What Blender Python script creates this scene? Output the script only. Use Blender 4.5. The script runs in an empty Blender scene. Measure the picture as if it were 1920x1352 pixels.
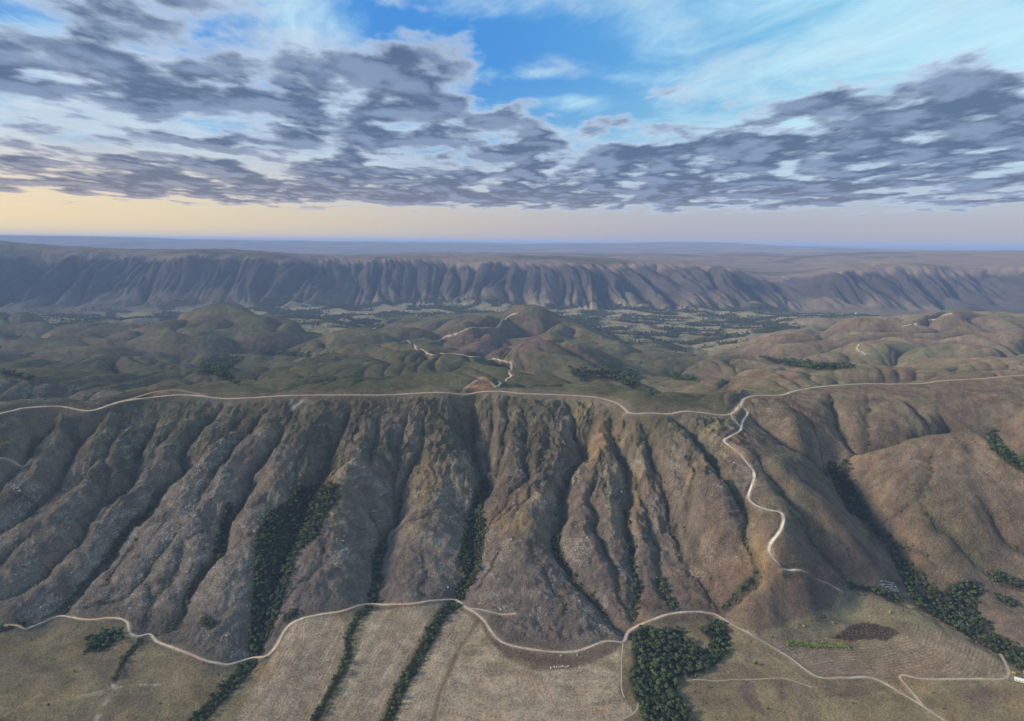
import bpy, bmesh, math, random
import numpy as np
from mathutils import Vector, Matrix

random.seed(7)
rng = np.random.default_rng(11)
SC = bpy.context.scene
COL = SC.collection

# ------------------------------------------------------------------ camera
CAM_Z = 600.0
PW, PH, FPX = 1920.0, 1352.0, 1297.0
PITCH = math.radians(9.67)
ROLL = math.radians(0.6)
C0 = np.array([0.0, 0.0, CAM_Z])
F_ = np.array([0.0, math.cos(PITCH), -math.sin(PITCH)])
U0 = np.array([0.0, math.sin(PITCH), math.cos(PITCH)])
X0 = np.array([1.0, 0.0, 0.0])
R_ = math.cos(ROLL) * X0 + math.sin(ROLL) * U0
U_ = -math.sin(ROLL) * X0 + math.cos(ROLL) * U0

cam_d = bpy.data.cameras.new("camera")
cam = bpy.data.objects.new("camera", cam_d)
COL.objects.link(cam)
cam.matrix_world = Matrix(((R_[0], U_[0], -F_[0], 0), (R_[1], U_[1], -F_[1], 0), (R_[2], U_[2], -F_[2], CAM_Z), (0, 0, 0, 1)))
cam_d.sensor_width = 36.0
cam_d.lens = FPX * 36.0 / PW
cam_d.clip_start = 1.0
cam_d.clip_end = 300000.0
SC.camera = cam

# ------------------------------------------------------------------ light
SUN_AZ = math.radians(-102.0)      # left of the viewing direction (+Y)
SUN_EL = math.radians(22.0)
SUN_STRENGTH = 5.0
SKY_STRENGTH = 0.1
SC.view_settings.view_transform = 'Standard'
SC.view_settings.look = 'None'
SC.view_settings.exposure = 0.12
SC.view_settings.gamma = 1.0
SC.view_settings.use_curve_mapping = False
SC.render.engine = 'CYCLES'
SC.cycles.max_bounces = 5
SC.cycles.diffuse_bounces = 2
SC.cycles.volume_bounces = 1
SC.cycles.transparent_max_bounces = 6
SC.cycles.use_denoising = True

sun_d = bpy.data.lights.new("sun", 'SUN')
sun_d.energy = SUN_STRENGTH
sun_d.angle = math.radians(9.0)
sun_d.color = (1.0, 0.84, 0.66)
sun = bpy.data.objects.new("sun", sun_d)
COL.objects.link(sun)
sdir = Vector((math.sin(SUN_AZ) * math.cos(SUN_EL), math.cos(SUN_AZ) * math.cos(SUN_EL), math.sin(SUN_EL)))
sun.rotation_euler = sdir.to_track_quat('Z', 'Y').to_euler()
sun.location = (0, 0, 900)

# ------------------------------------------------------------------ node helpers
class NT:
    def __init__(self, nt):
        self.nt = nt
    def n(self, t, **kw):
        o = self.nt.nodes.new(t)
        for k, v in kw.items():
            setattr(o, k, v)
        return o
    def put(self, sock, v):
        if isinstance(v, bpy.types.NodeSocket):
            self.nt.links.new(v, sock)
        elif isinstance(v, bpy.types.Node):
            self.nt.links.new(v.outputs[0], sock)
        else:
            sock.default_value = v
    def m(self, op, a, b=0.0, c=0.0, clamp=False):
        o = self.n('ShaderNodeMath', operation=op)
        o.use_clamp = clamp
        self.put(o.inputs[0], a)
        self.put(o.inputs[1], b)
        self.put(o.inputs[2], c)
        return o.outputs[0]
    def mr(self, v, a, b, c=0.0, d=1.0, smooth=True):
        o = self.n('ShaderNodeMapRange')
        o.interpolation_type = 'SMOOTHSTEP' if smooth else 'LINEAR'
        self.put(o.inputs['Value'], v)
        self.put(o.inputs['From Min'], a); self.put(o.inputs['From Max'], b)
        self.put(o.inputs['To Min'], c); self.put(o.inputs['To Max'], d)
        return o.outputs[0]
    def mix(self, f, a, b, mode='MIX'):
        o = self.n('ShaderNodeMix', data_type='RGBA', blend_type=mode)
        self.put(o.inputs[0], f)
        for s, v in ((o.inputs[6], a), (o.inputs[7], b)):
            if isinstance(v, tuple) and len(v) == 3:
                v = v + (1.0,)
            self.put(s, v)
        return o.outputs[2]
    def noise(self, vec, scale, detail=6, rough=0.55, dist=0.0, dim='3D'):
        o = self.n('ShaderNodeTexNoise', noise_dimensions=dim)
        self.put(o.inputs['Vector'], vec)
        self.put(o.inputs['Scale'], scale)
        self.put(o.inputs['Detail'], detail)
        self.put(o.inputs['Roughness'], rough)
        self.put(o.inputs['Distortion'], dist)
        return o.outputs[0]
    def comb(self, x, y, z):
        o = self.n('ShaderNodeCombineXYZ')
        self.put(o.inputs[0], x); self.put(o.inputs[1], y); self.put(o.inputs[2], z)
        return o.outputs[0]

# ------------------------------------------------------------------ sky (world)
W = bpy.data.worlds.new("World")
SC.world = W
W.use_nodes = True
W.node_tree.nodes.clear()
w = NT(W.node_tree)
tc = w.n('ShaderNodeTexCoord')
sep = w.n('ShaderNodeSeparateXYZ')
W.node_tree.links.new(tc.outputs['Generated'], sep.inputs[0])
dx, dy, dz = sep.outputs
sky = w.n('ShaderNodeTexSky', sky_type='NISHITA')
sky.sun_disc = False
sky.sun_elevation = SUN_EL
sky.sun_rotation = SUN_AZ
sky.altitude = 1200
sky.air_density = 1.0
sky.dust_density = 1.5
sky.ozone_density = 2.0
DEG = 180.0 / math.pi
az = w.m('MULTIPLY', w.m('ARCTAN2', dx, dy), DEG)
el = w.m('MULTIPLY', w.m('ARCSINE', dz), DEG)

def px_ang(px, py):
    d = F_ + R_ * ((px - 960) / FPX) - U_ * ((py - 676) / FPX)
    d = d / np.linalg.norm(d)
    return math.degrees(math.atan2(d[0], d[1])), math.degrees(math.asin(d[2]))

zz = w.m('ADD', w.m('MAXIMUM', dz, 0.0), 0.075)
cu = w.m('DIVIDE', dx, zz)
cv = w.m('DIVIDE', dy, zz)

def blob(px, py, rx, ry, s):
    a0, e0 = px_ang(px, py)
    ka = rx / FPX * DEG * math.cos(math.radians(a0)) ** 2
    ke = ry / FPX * DEG
    p = w.m('POWER', w.m('MULTIPLY', w.m('SUBTRACT', az, a0), 1.0 / ka), 2.0)
    q = w.m('POWER', w.m('MULTIPLY', w.m('SUBTRACT', el, e0), 1.0 / ke), 2.0)
    g = w.m('EXPONENT', w.m('MULTIPLY', w.m('ADD', p, q), -1.0))
    return w.m('MULTIPLY', g, s)

def fbm_at(du, dv):
    v = w.comb(w.m('ADD', cu, 3.1 + du), w.m('MULTIPLY', w.m('ADD', cv, 1.7 + dv), .66), 0.0)
    a = w.noise(v, 1.25, 3, 0.5, 0.0)
    b = w.noise(v, 3.0, 9, 0.53, 0.08)
    s_ = w.m('ADD', w.m('MULTIPLY', a, 0.8), w.m('MULTIPLY', b, 2.1))
    return w.m('SUBTRACT', s_, 1.45)

cov = None
for bl in ((400, 170, 330, 75, .34), (270, 10, 170, 40, .42), (120, 110, 110, 60, .12), (780, 160, 150, 75, .28), (0, 120, 45, 40, .25),
           (1640, 190, 130, 45, .24), (1850, 180, 150, 60, .30), (1600, 110, 120, 18, .10), (1180, 300, 560, 65, .30), (1720, 300, 480, 80, .24),
           (250, 325, 560, 38, .26), (760, 355, 600, 45, .22), (1000, 235, 160, 30, .12), (960, 378, 950, 18, .22),
           (1010, 95, 140, 90, -.35), (1260, 110, 240, 90, -.40), (480, 70, 90, 25, -.12), (780, 305, 110, 14, -.26), (110, 225, 150, 16, -.16),
           (1750, 40, 400, 60, -.40), (330, 285, 150, 10, -.22), (640, 60, 80, 40, -.12), (1000, 0, 400, 30, -.2)):
    g = blob(*bl)
    cov = g if cov is None else w.m('ADD', cov, g)
low = w.mr(el, 1.6, 3.6, -0.5, 0.0)
cov = w.m('ADD', w.m('ADD', cov, low), -.07)
f0 = fbm_at(0, 0)
f1 = fbm_at(-0.10, 0.22)         # sample a little toward the light
dens = w.m('ADD', f0, cov)
lit = w.mr(w.m('SUBTRACT', f0, f1), -0.10, 0.34)
alpha = w.mr(dens, -0.14, 0.16)
core = w.mr(dens, -0.06, 0.34)
def K(c):                         # a display colour as it enters the 0.1 background
    return tuple(x / SKY_STRENGTH for x in c) + (1.0,)
warmth = w.mr(az, -48.0, 20.0, 1.0, 0.0)
zen = w.mix(w.mr(az, -6, 30), K((.055, .28, .72)), K((.19, .54, .80)))
mid = w.mix(w.mr(az, -6, 26), K((.12, .36, .70)), K((.30, .60, .76)))
low_c = w.mix(warmth, K((.42, .39, .45)), K((1.0, .76, .36)))
lowm = w.mix(warmth, K((.44, .50, .58)), K((.92, .74, .47)))
g1 = w.mix(w.mr(el, 7.5, 14.0), mid, zen)
g2 = w.mix(w.mr(el, 3.4, 8.5), lowm, g1)
g3 = w.mix(w.mr(el, 0.4, 4.2), low_c, g2)
base = w.mix(0.85, sky.outputs[0], g3)
# high cirrus veils; unseen pale cover overhead added to lift the ambient light
cvv = w.comb(w.m('MULTIPLY', cu, 1.0), w.m('MULTIPLY', w.m('ADD', cv, w.m('MULTIPLY', cu, 0.7)), 0.62), 4.0)
cir = w.noise(cvv, 2.0, 10, 0.64, 0.5)
ccov = w.m('ADD', w.m('MAXIMUM', w.mr(az, 2, 26, -0.02, .20), w.mr(el, 20, 34, -.02, .12)), blob(560, 30, 120, 50, .2))
for q in ((980, 20, 200, 22, .12), (1010, 140, 170, 14, .16), (1090, 190, 50, 18, .26), (60, 60, 190, 90, .14), (950, 80, 190, 40, -.2), (1080, 165, 120, 14, -.2), (700, 60, 70, 40, -.05), (1060, 170, 30, 10, .1)):
    ccov = w.m('ADD', ccov, blob(*q))
cirm = w.m('MULTIPLY', w.mr(w.m('ADD', cir, ccov), 0.42, 0.86), w.mr(el, 2.5, 8.0))
base = w.mix(w.m('MULTIPLY', cirm, 0.85), base, K((.55, .81, .91)))
veil = w.m('MULTIPLY', w.mr(w.m('ADD', w.noise(w.comb(cu, w.m('MULTIPLY', cv, .8), 9.0), 1.6, 8, .6), w.m('ADD', blob(250, 250, 700, 170, .12), w.m('ADD', blob(930, 75, 200, 60, -.25), blob(1080, 170, 140, 25, -.25)))), .44, .66), w.mr(el, 3.0, 6.0))
base = w.mix(w.m('MULTIPLY', veil, 0.6), base, w.mix(warmth, K((.50, .66, .78)), K((.74, .76, .74))))
wl = w.m('MULTIPLY', warmth, w.mr(el, 2.0, 9.0, 1.0, 0.0))
edge = w.mix(wl, K((.50, .62, .78)), K((.80, .64, .48)))
lite = w.mix(wl, K((.24, .32, .48)), K((.38, .35, .38)))
dark = w.mix(wl, K((.095, .145, .255)), K((.14, .165, .235)))
dark = w.mix(w.mr(el, 1.2, 6.0, 1.0, 0.0), dark, K((.20, .205, .27)))
body = w.mix(w.m('MULTIPLY', lit, 0.85), dark, lite)
ccol = w.mix(core, edge, body)
cloudm = w.m('MULTIPLY', alpha, w.mr(el, 0.8, 3.0, 0.0, 0.96))
fin = w.mix(cloudm, base, ccol)
# below the horizon the sky carries on as ground haze
fin = w.mix(w.mr(dz, -0.05, -0.002), K((.12, .12, .12)), fin)
bg = w.n('ShaderNodeBackground')
w.put(bg.inputs[0], fin)
bg.inputs[1].default_value = SKY_STRENGTH
wo = w.n('ShaderNodeOutputWorld')
W.node_tree.links.new(bg.outputs[0], wo.inputs[0])
W.cycles.sampling_method = 'MANUAL'
W.cycles.sample_map_resolution = 512

# ------------------------------------------------------------------ geometry helpers
def ray(px, py):
    px = np.asarray(px, float); py = np.asarray(py, float)
    return F_ + R_ * ((px - 960) / FPX)[..., None] - U_ * ((py - 676) / FPX)[..., None]

def Pz(px, py, z):
    d = ray(px, py)
    t = (z - CAM_Z) / d[2]
    return (d[0] * t, d[1] * t, z)

def Pr(px, py, r):
    d = ray(px, py)
    t = r / math.hypot(d[0], d[1])
    return (d[0] * t, d[1] * t, CAM_Z + d[2] * t)

def project(X, Y, Z):
    x = X; y = Y; z = Z - CAM_Z
    dep = x * F_[0] + y * F_[1] + z * F_[2]
    dep = np.maximum(dep, 1e-3)
    return (960 + FPX * (x * R_[0] + y * R_[1] + z * R_[2]) / dep,
            676 - FPX * (x * U_[0] + y * U_[1] + z * U_[2]) / dep)

def _hash(ix, iy, seed):
    n = (ix.astype(np.int64) * 374761393 + iy.astype(np.int64) * 668265263 + seed * 1442695041) & 0xffffffff
    n = ((n ^ (n >> 13)) * 1274126177) & 0xffffffff
    n = n ^ (n >> 16)
    return (n & 0xffff).astype(np.float32) / 65536.0 * 6.2831853

def gnoise(x, y, seed=0):
    ix = np.floor(x); iy = np.floor(y)
    fx = (x - ix).astype(np.float32); fy = (y - iy).astype(np.float32)
    ux = fx * fx * fx * (fx * (fx * 6 - 15) + 10)
    uy = fy * fy * fy * (fy * (fy * 6 - 15) + 10)
    def g(ox, oy):
        a = _hash(ix + ox, iy + oy, seed)
        return np.cos(a) * (fx - ox) + np.sin(a) * (fy - oy)
    a = g(0, 0) * (1 - ux) + g(1, 0) * ux
    b = g(0, 1) * (1 - ux) + g(1, 1) * ux
    return (a * (1 - uy) + b * uy) * 1.5

def fbm(x, y, oct=4, seed=0, gain=0.5):
    s = 0; a = 1.0
    for i in range(oct):
        s = s + a * gnoise(x * 2 ** i + 17.3 * i, y * 2 ** i - 9.1 * i, seed + i)
        a *= gain
    return s

def billow(x, y, seed=0):          # 0 in the creases, about 1 on the rounded tops
    return np.minimum(np.abs(gnoise(x, y, seed)) * 2.4, 1.0) ** 0.75

def sst(x, a, b):
    t = np.clip((x - a) / (b - a), 0, 1)
    return t * t * (3 - 2 * t)

# ------------------------------------------------------------------ plan of the terrain (surveyed points)
RIDGE = [(0,775,262),(44,768,262),(109,761,263),(168,762,262),(219,754,263),(277,746,264),(343,740,266),(452,740,267),(547,741,268),(600,741,268),
         (666,740,269),(746,735,270),(819,735,270),(870,732,271),(899,730,271),(950,734,270),(983,738,269),(1056,738,269),(1110,744,267),(1147,754,264),
         (1169,763,262),(1183,770,260),(1220,772,260),(1256,773,260),(1293,771,260),(1362,771,261),(1388,758,264),(1395,749,266),(1417,742,268),(1464,741,269),
         (1490,733,270),(1541,724,272),(1614,720,273),(1676,721,273),(1730,719,274),(1767,713,276),(1840,710,278),(1920,703,282)]
FOOT = [(0,1178,26),(60,1172,26),(120,1160,28),(200,1158,28),(245,1185,26),(320,1212,22),(390,1238,18),(447,1241,16),(500,1228,20),(540,1178,28),(640,1147,34),
        (770,1131,36),(857,1127,36),(910,1165,30),(950,1208,26),(1040,1224,24),(1110,1212,26),(1168,1200,28),(1200,1172,32),(1262,1152,34),(1320,1148,35),(1350,1155,33)]
crest_pts = np.array([Pz(*p) for p in RIDGE])

def ext(row, fn):
    out = []
    a, b = row[0], row[-1]
    for dxp in (-420, -210):
        out.append(fn(a[0] + dxp, a[1] - dxp * 0.0, a[2]))
    for p in row:
        out.append(fn(*p))
    for dxp in (210, 420):
        out.append(fn(b[0] + dxp, b[1], b[2]))
    return out

ctrl = []
ctrl += ext(RIDGE[::2] + [RIDGE[-1]], Pz)
ctrl += [p for p in ext(FOOT[::1], Pz)][:-2]
# scarp face between foot and crest
rx = np.array([p[0] for p in RIDGE]); ryy = np.array([p[1] for p in RIDGE]); rz = np.array([p[2] for p in RIDGE])
for fx, fy, fz in [(-200, 1190, 26)] + FOOT[::2]:
    a = np.array(Pz(fx, fy, fz))
    # the head of the slope lies straight behind the foot (same X), like the real gullies
    k = np.argmin(abs(crest_pts[:, 0] - a[0])) if crest_pts[0, 0] < a[0] else 0
    b = crest_pts[k].copy()
    if a[0] < crest_pts[0, 0]:
        b[0] = a[0]
    conc = 1.12 if fx < 600 else 1.3
    for s in (0.18, 0.36, 0.54, 0.72, 0.88):
        q = a + (b - a) * s
        zq = a[2] + (b[2] - a[2]) * s ** conc
        ctrl.append((q[0], q[1], zq))
for p in [(1357,827,230),(1412,890,198),(1404,943,168),(1466,962,160),(1441,1030,125),(1464,1073,96),(1520,1085,82),(1578,1110,48),
          (1397,958,158),(1419,1072,92),(1340,900,195),(1420,1105,74),(1470,1108,71),(1530,1114,58),(1556,1124,46),(1480,1140,50),(1400,1150,50),(1430,1192,30),(1480,1172,33),(1560,1143,36),
          (1440,800,232),(1500,800,236),(1540,840,195),(1460,872,205),(1540,930,165),(1600,1010,112),(1650,1075,62),(1558,879,158),(1573,913,142),(1628,978,106),(1667,1018,84),
          (1692,1050,68),(1717,1102,46),(1757,1142,34),(1827,1187,24),(1920,1241,16),(2100,1330,10),(1640,862,172),(1620,800,222),(1700,780,240),(1762,826,212),(1800,826,218),(1850,850,200),
          (1800,760,252),(1900,760,255),(1870,838,182),(1925,880,166),(2050,920,160),(1920,840,200),(2100,820,225),(1700,900,182),(1780,930,165),(1850,1000,120),(1780,1060,76),(1840,1110,48),(1900,1080,62),(1900,930,168),
          (2050,1050,80),(2100,1180,30),(1900,1150,38),(1640,1130,38),(1700,1200,24),(1880,1270,14)]:
    ctrl.append(Pz(*p))
for x in range(-300, 2300, 230):
    ctrl.append(Pz(x, 1352, 0)); ctrl.append(Pz(x, 1650, -8)); ctrl.append(Pz(x, 1282 if x < 1800 else 1320, 10))
MID = [
 [(0,738,255),(100,732,258),(200,731,252),(330,722,238),(450,724,238),(560,722,245),(700,722,250),(820,722,256),(910,718,262),(1000,720,252),(1090,722,244),(1160,735,240),(1210,752,236),(1300,752,245),(1380,740,252),(1480,716,255),(1600,708,255),(1750,704,258),(1900,694,262)],
 [(0,705,228),(150,705,222),(300,702,214),(410,700,186),(480,700,205),(560,700,225),(700,700,232),(880,697,248),(1000,697,238),(1092,708,228),(1150,715,185),(1198,731,225),(1240,742,190),(1300,725,225),(1400,715,238),(1500,702,228),(1600,697,205),(1750,695,225),(1900,686,238)],
 [(0,668,205),(150,668,200),(300,668,195),(420,684,172),(480,676,190),(540,666,168),(620,672,200),(750,668,214),(870,668,226),(945,680,222),(1001,654,222),(1085,656,196),(1130,690,165),(1185,695,135),(1230,680,112),(1300,692,160),(1373,670,178),(1440,682,150),(1550,684,168),(1620,665,205),(1700,665,212),(1850,660,222)],
 [(0,640,185),(150,640,182),(350,640,172),(480,640,160),(560,645,172),(700,640,198),(780,648,200),(880,660,160),(1040,662,150),(1150,650,90),(1250,655,62),(1330,655,75),(1380,648,172),(1480,638,182),(1600,640,200),(1750,640,212),(1900,635,218)],
 [(60,615,140),(200,622,168),(400,612,195),(540,618,135),(650,620,165),(800,625,190),(870,622,200),(940,611,215),(1000,622,165),(1060,618,160),(1150,622,90),(1250,620,58),(1400,625,58),(1490,625,150),(1570,613,215),(1650,613,222),(1750,624,208),(1850,602,238),(1920,600,238)],
 [(0,583,185),(60,600,125),(150,598,80),(250,602,105),(320,592,180),(400,587,232),(500,600,195),(560,614,95),(640,598,80),(720,600,110),(850,602,165),(930,594,215),(978,587,240),(1030,596,160),(1120,604,80),(1200,600,52),(1300,592,45),(1450,597,60),(1511,595,105),(1600,592,55),(1700,600,48),(1850,588,85),(1920,592,75)],
]
for r_ in MID:
    ctrl += ext(r_, Pz)
YH = lambda x: 455 + (x - 960) * 0.01045
foot_y = lambda x: float(np.interp(x, [0, 300, 600, 900, 1300, 1500, 1920], [588, 580, 580, 578, 588, 582, 588]))
crest_y = lambda x: float(np.interp(x, [0, 200, 430, 470, 600, 800, 900, 1000, 1150, 1300, 1440, 1500, 1540, 1620, 1760, 1920], [480, 481, 486, 492, 489, 490, 497, 500, 499, 500, 508, 528, 515, 506, 506, 505]))
WALL = []
for x in range(-420, 2400, 95):
    fx = min(max(x, 0), 1920)
    f_ = np.array(Pz(x, foot_y(fx), 52))
    fr_ = math.hypot(f_[0], f_[1])
    cr0 = max(6950, fr_ + 950)
    c_ = np.array(Pr(x, crest_y(fx), cr0 + 250 * math.sin(x * .011) + 150 * math.sin(x * .031 + 1) + (500 if 1470 < x < 1530 else 0)))
    ctrl.append(tuple(f_)); ctrl.append(tuple(c_))
    WALL.append((math.atan2(c_[0], c_[1]), math.hypot(f_[0], f_[1]), math.hypot(c_[0], c_[1])))
    for s, t in ((.3, .17), (.55, .42), (.8, .78)):
        q = f_ + (c_ - f_) * s
        ctrl.append((q[0], q[1], f_[2] + (c_[2] - f_[2]) * t))
for x in range(-420, 2400, 240):
    fx = min(max(x, 0), 1920)
    h = YH(fx)
    yy = float(np.interp(fx, [0, 250, 450, 640, 860, 1150, 1400, 1600, 1920], [464, 474, 483, 479, 472, 478, 482, 482, 480]))
    ctrl.append(Pr(x, yy, 10200))
    ctrl.append(Pr(x, yy * .55 + crest_y(fx) * .45, 9200))
    ctrl.append(Pr(x, yy * .5 + 0.0 + .5 * float(np.interp(fx, [0, 300, 640, 1000, 1500, 1620, 1770, 1920], [469, 478, 478, 474, 473, 472, 469, 469])), 11500))
    ctrl.append(Pr(x, float(np.interp(fx, [0, 300, 640, 1000, 1500, 1620, 1770, 1920], [469, 478, 478, 474, 473, 472, 469, 469])), 13500))
    ctrl.append((*Pr(x, h, 17500)[:2], 330.0))
    ctrl.append(Pr(x, float(np.interp(fx, [0, 300, 600, 870, 1130, 1170, 1380, 1480, 1540, 1620, 1920], [440, 447, 452.5, 455.5, 458, 453, 453, 460, 464, 470, 470])), 25000))
    ctrl.append((*Pr(x, h, 33000)[:2], 420.0))
    ctrl.append((*Pr(x, h, 50000)[:2], 560.0))
    ctrl.append((*Pr(x, h, 100000)[:2], 480.0))
ctrl = np.array(ctrl, float)
ctrl = ctrl[np.isfinite(ctrl).all(1)]

def uv(X, Y):
    return np.arctan2(X, Y), np.log(np.hypot(X, Y))
cuu, cvv_ = uv(ctrl[:, 0], ctrl[:, 1])
# thin out near-duplicates
keep = []
for i in range(len(ctrl)):
    if all((cuu[i] - cuu[j]) ** 2 + (cvv_[i] - cvv_[j]) ** 2 > 0.008 ** 2 for j in keep):
        keep.append(i)
ctrl = ctrl[keep]; cuu = cuu[keep]; cvv_ = cvv_[keep]
N = len(ctrl)
def tps(r2):
    return 0.5 * r2 * np.log(r2 + 1e-12)
D2 = (cuu[:, None] - cuu[None]) ** 2 + (cvv_[:, None] - cvv_[None]) ** 2
Kmat = tps(D2) + np.eye(N) * 2e-5
Pm = np.column_stack([np.ones(N), cuu, cvv_])
A = np.block([[Kmat, Pm], [Pm.T, np.zeros((3, 3))]])
wts = np.linalg.solve(A, np.concatenate([ctrl[:, 2], np.zeros(3)]))

# ------------------------------------------------------------------ grid
NA = 1120
AZ0, AZ1 = -math.radians(49.5), math.radians(49.5)
azs = np.linspace(AZ0, AZ1, NA)
rows = [np.arange(600, 760, 4.0), np.arange(760, 1760, 2.3)]
r = 1760.0; lst = []
while r < 5600:
    lst.append(r); r *= 1.0036
while r < 8200:
    lst.append(r); r += 14
while r < 30000:
    lst.append(r); r *= 1.012
while r < 62000:
    lst.append(r); r *= 1.05
rows.append(np.array(lst))
rad = np.concatenate(rows)
NR = len(rad)
lrad = np.log(rad)
# thin-plate surface on a coarse lattice, then smooth upsampling
ca = np.linspace(AZ0, AZ1, 260)
cl = np.arange(lrad[0], lrad[-1] + 0.011, 0.011)
GA, GL = np.meshgrid(ca, cl)
flatA, flatL = GA.ravel(), GL.ravel()
Zc = np.empty(flatA.size)
for s in range(0, flatA.size, 20000):
    a_, l_ = flatA[s:s + 20000, None], flatL[s:s + 20000, None]
    Zc[s:s + 20000] = tps((a_ - cuu) ** 2 + (l_ - cvv_) ** 2) @ wts[:N] + wts[N] + wts[N + 1] * a_[:, 0] + wts[N + 2] * l_[:, 0]
Zc = Zc.reshape(GA.shape)

def catmull(A, pos, axis):
    i = np.clip(np.floor(pos).astype(int), 0, A.shape[axis] - 2)
    t = pos - i
    n = A.shape[axis] - 1
    g = lambda k: np.take(A, np.clip(i + k, 0, n), axis)
    sh = (-1, 1) if axis == 0 else (1, -1)
    t = t.reshape(sh)
    p0, p1, p2, p3 = g(-1), g(0), g(1), g(2)
    return p1 + 0.5 * t * (p2 - p0 + t * (2 * p0 - 5 * p1 + 4 * p2 - p3 + t * (3 * (p1 - p2) + p3 - p0)))
posL = (lrad - cl[0]) / (cl[1] - cl[0])
posA = (azs - AZ0) / (ca[1] - ca[0])
H = catmull(catmull(Zc, posL, 0), posA, 1)
AZG, RG = np.meshgrid(azs, rad)
XG = np.sin(AZG) * RG
YG = np.cos(AZG) * RG

def Hat(Hm, x, y):
    a = (np.arctan2(x, y) - AZ0) / (AZ1 - AZ0) * (NA - 1)
    rr = np.hypot(x, y)
    l = np.interp(rr, rad, np.arange(NR))
    a = np.clip(a, 0, NA - 1.001); l = np.clip(l, 0, NR - 1.001)
    ia = a.astype(int); il = l.astype(int)
    fa = a - ia; fl = l - il
    return ((Hm[il, ia] * (1 - fa) + Hm[il, ia + 1] * fa) * (1 - fl) + (Hm[il + 1, ia] * (1 - fa) + Hm[il + 1, ia + 1] * fa) * fl)

def hit(Hm, px, py, rmin=620.0, rmax=9000.0, drop=0.0):
    d = ray(px, py)
    hr = math.hypot(d[0], d[1])
    rr = np.concatenate([np.arange(rmin, min(rmax, 2000), 1.0), np.geomspace(2000, max(rmax, 2001), 1200)])
    rr = rr[(rr >= rmin) & (rr <= rmax)]
    t = rr / hr
    x, y, z = d[0] * t, d[1] * t, CAM_Z + d[2] * t
    h = Hat(Hm, x, y) - drop
    k = np.argmax(z <= h)
    if not (z[k] <= h[k]):
        k = np.argmin(z - h)
    if k > 0:
        e0, e1 = z[k - 1] - h[k - 1], z[k] - h[k]
        f = np.clip(e0 / (e0 - e1 + 1e-9), 0, 1)
        k0 = k - 1
        x = x[k0] + (x[k] - x[k0]) * f; y = y[k0] + (y[k] - y[k0]) * f
    else:
        x, y = x[0], y[0]
    return float(x), float(y)

# ------------------------------------------------------------------ gullies
# pixel path, depth (m), half width (m), head fade, tail depth fraction
G_MAIN = [
 ([(190,790),(174,804),(134,849),(119,899),(80,948),(30,978),(-40,1020)], 26, 48),
 ([(110,790),(82,819),(45,869),(0,913),(-60,960)], 20, 36),
 ([(417,760),(380,800),(348,844),(343,879),(298,918),(278,958),(234,998),(199,1053),(159,1097),(114,1142),(85,1166)], 34, 62),
 ([(300,790),(278,819),(263,844),(243,908),(199,938),(150,1003),(110,1050),(60,1095),(0,1120)], 26, 50),
 ([(500,768),(467,809),(430,850),(395,890),(372,940)], 18, 34),
 ([(545,775),(517,829),(477,879),(472,904),(447,948),(422,988),(412,1038),(378,1072),(353,1117),(343,1147),(303,1187)], 30, 52),
 ([(660,765),(640,800),(618,850),(600,905),(560,975),(530,1050),(505,1120),(485,1180),(472,1235)], 40, 72),
 ([(783,840),(768,879),(758,918),(750,943),(743,973),(723,998),(715,1028),(708,1067),(703,1107),(698,1130)], 32, 58),
 ([(893,742),(887,765),(885,795),(892,844),(912,894),(902,928),(887,958),(889,998),(882,1038),(877,1077),(857,1125)], 42, 74),
 ([(1060,760),(1069,779),(1083,824),(1093,844),(1074,884),(1054,928),(1051,978),(1039,1008),(1046,1043),(1069,1077),(1098,1112),(1138,1152),(1168,1185)], 30, 50),
 ([(1140,790),(1148,809),(1168,864),(1178,918),(1173,958),(1178,1008),(1183,1058),(1195,1087),(1190,1157)], 24, 38),
 ([(1200,800),(1208,824),(1223,859),(1238,898),(1252,958),(1267,998),(1282,1038),(1307,1078),(1337,1122),(1347,1150)], 22, 38),
 ([(1240,778),(1267,795),(1317,849),(1367,909),(1397,958),(1406,1018),(1419,1072),(1387,1107),(1357,1150)], 22, 46),
 ([(1404,779),(1444,814),(1494,839),(1528,864),(1558,879),(1573,913),(1598,948),(1628,978),(1667,1018),(1692,1048),(1717,1102),(1757,1142),(1827,1187),(1920,1241)], 24, 70),
 ([(1563,740),(1563,769),(1578,814),(1603,854),(1585,875)], 14, 36),
 ([(1850,790),(1800,806),(1740,818),(1680,838),(1640,856),(1590,876)], 26, 46),
 ([(1399,845),(1454,908),(1513,978),(1528,1028),(1558,1062),(1590,1096)], 13, 40),
 ([(1780,745),(1830,790),(1856,814),(1866,839),(1896,864),(1960,892)], 18, 50),
 ([(1717,930),(1757,983),(1807,1023),(1851,1068),(1880,1100)], 13, 44),
 ([(1830,930),(1851,958),(1881,998),(1920,1028),(1990,1090)], 13, 44),
 ([(1690,748),(1712,764),(1742,795),(1762,822)], 9, 30),
 ([(1900,730),(1960,790),(2000,850)], 14, 50),
 ([(-60,830),(-120,930),(-200,1050)], 24, 60),
]
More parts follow.
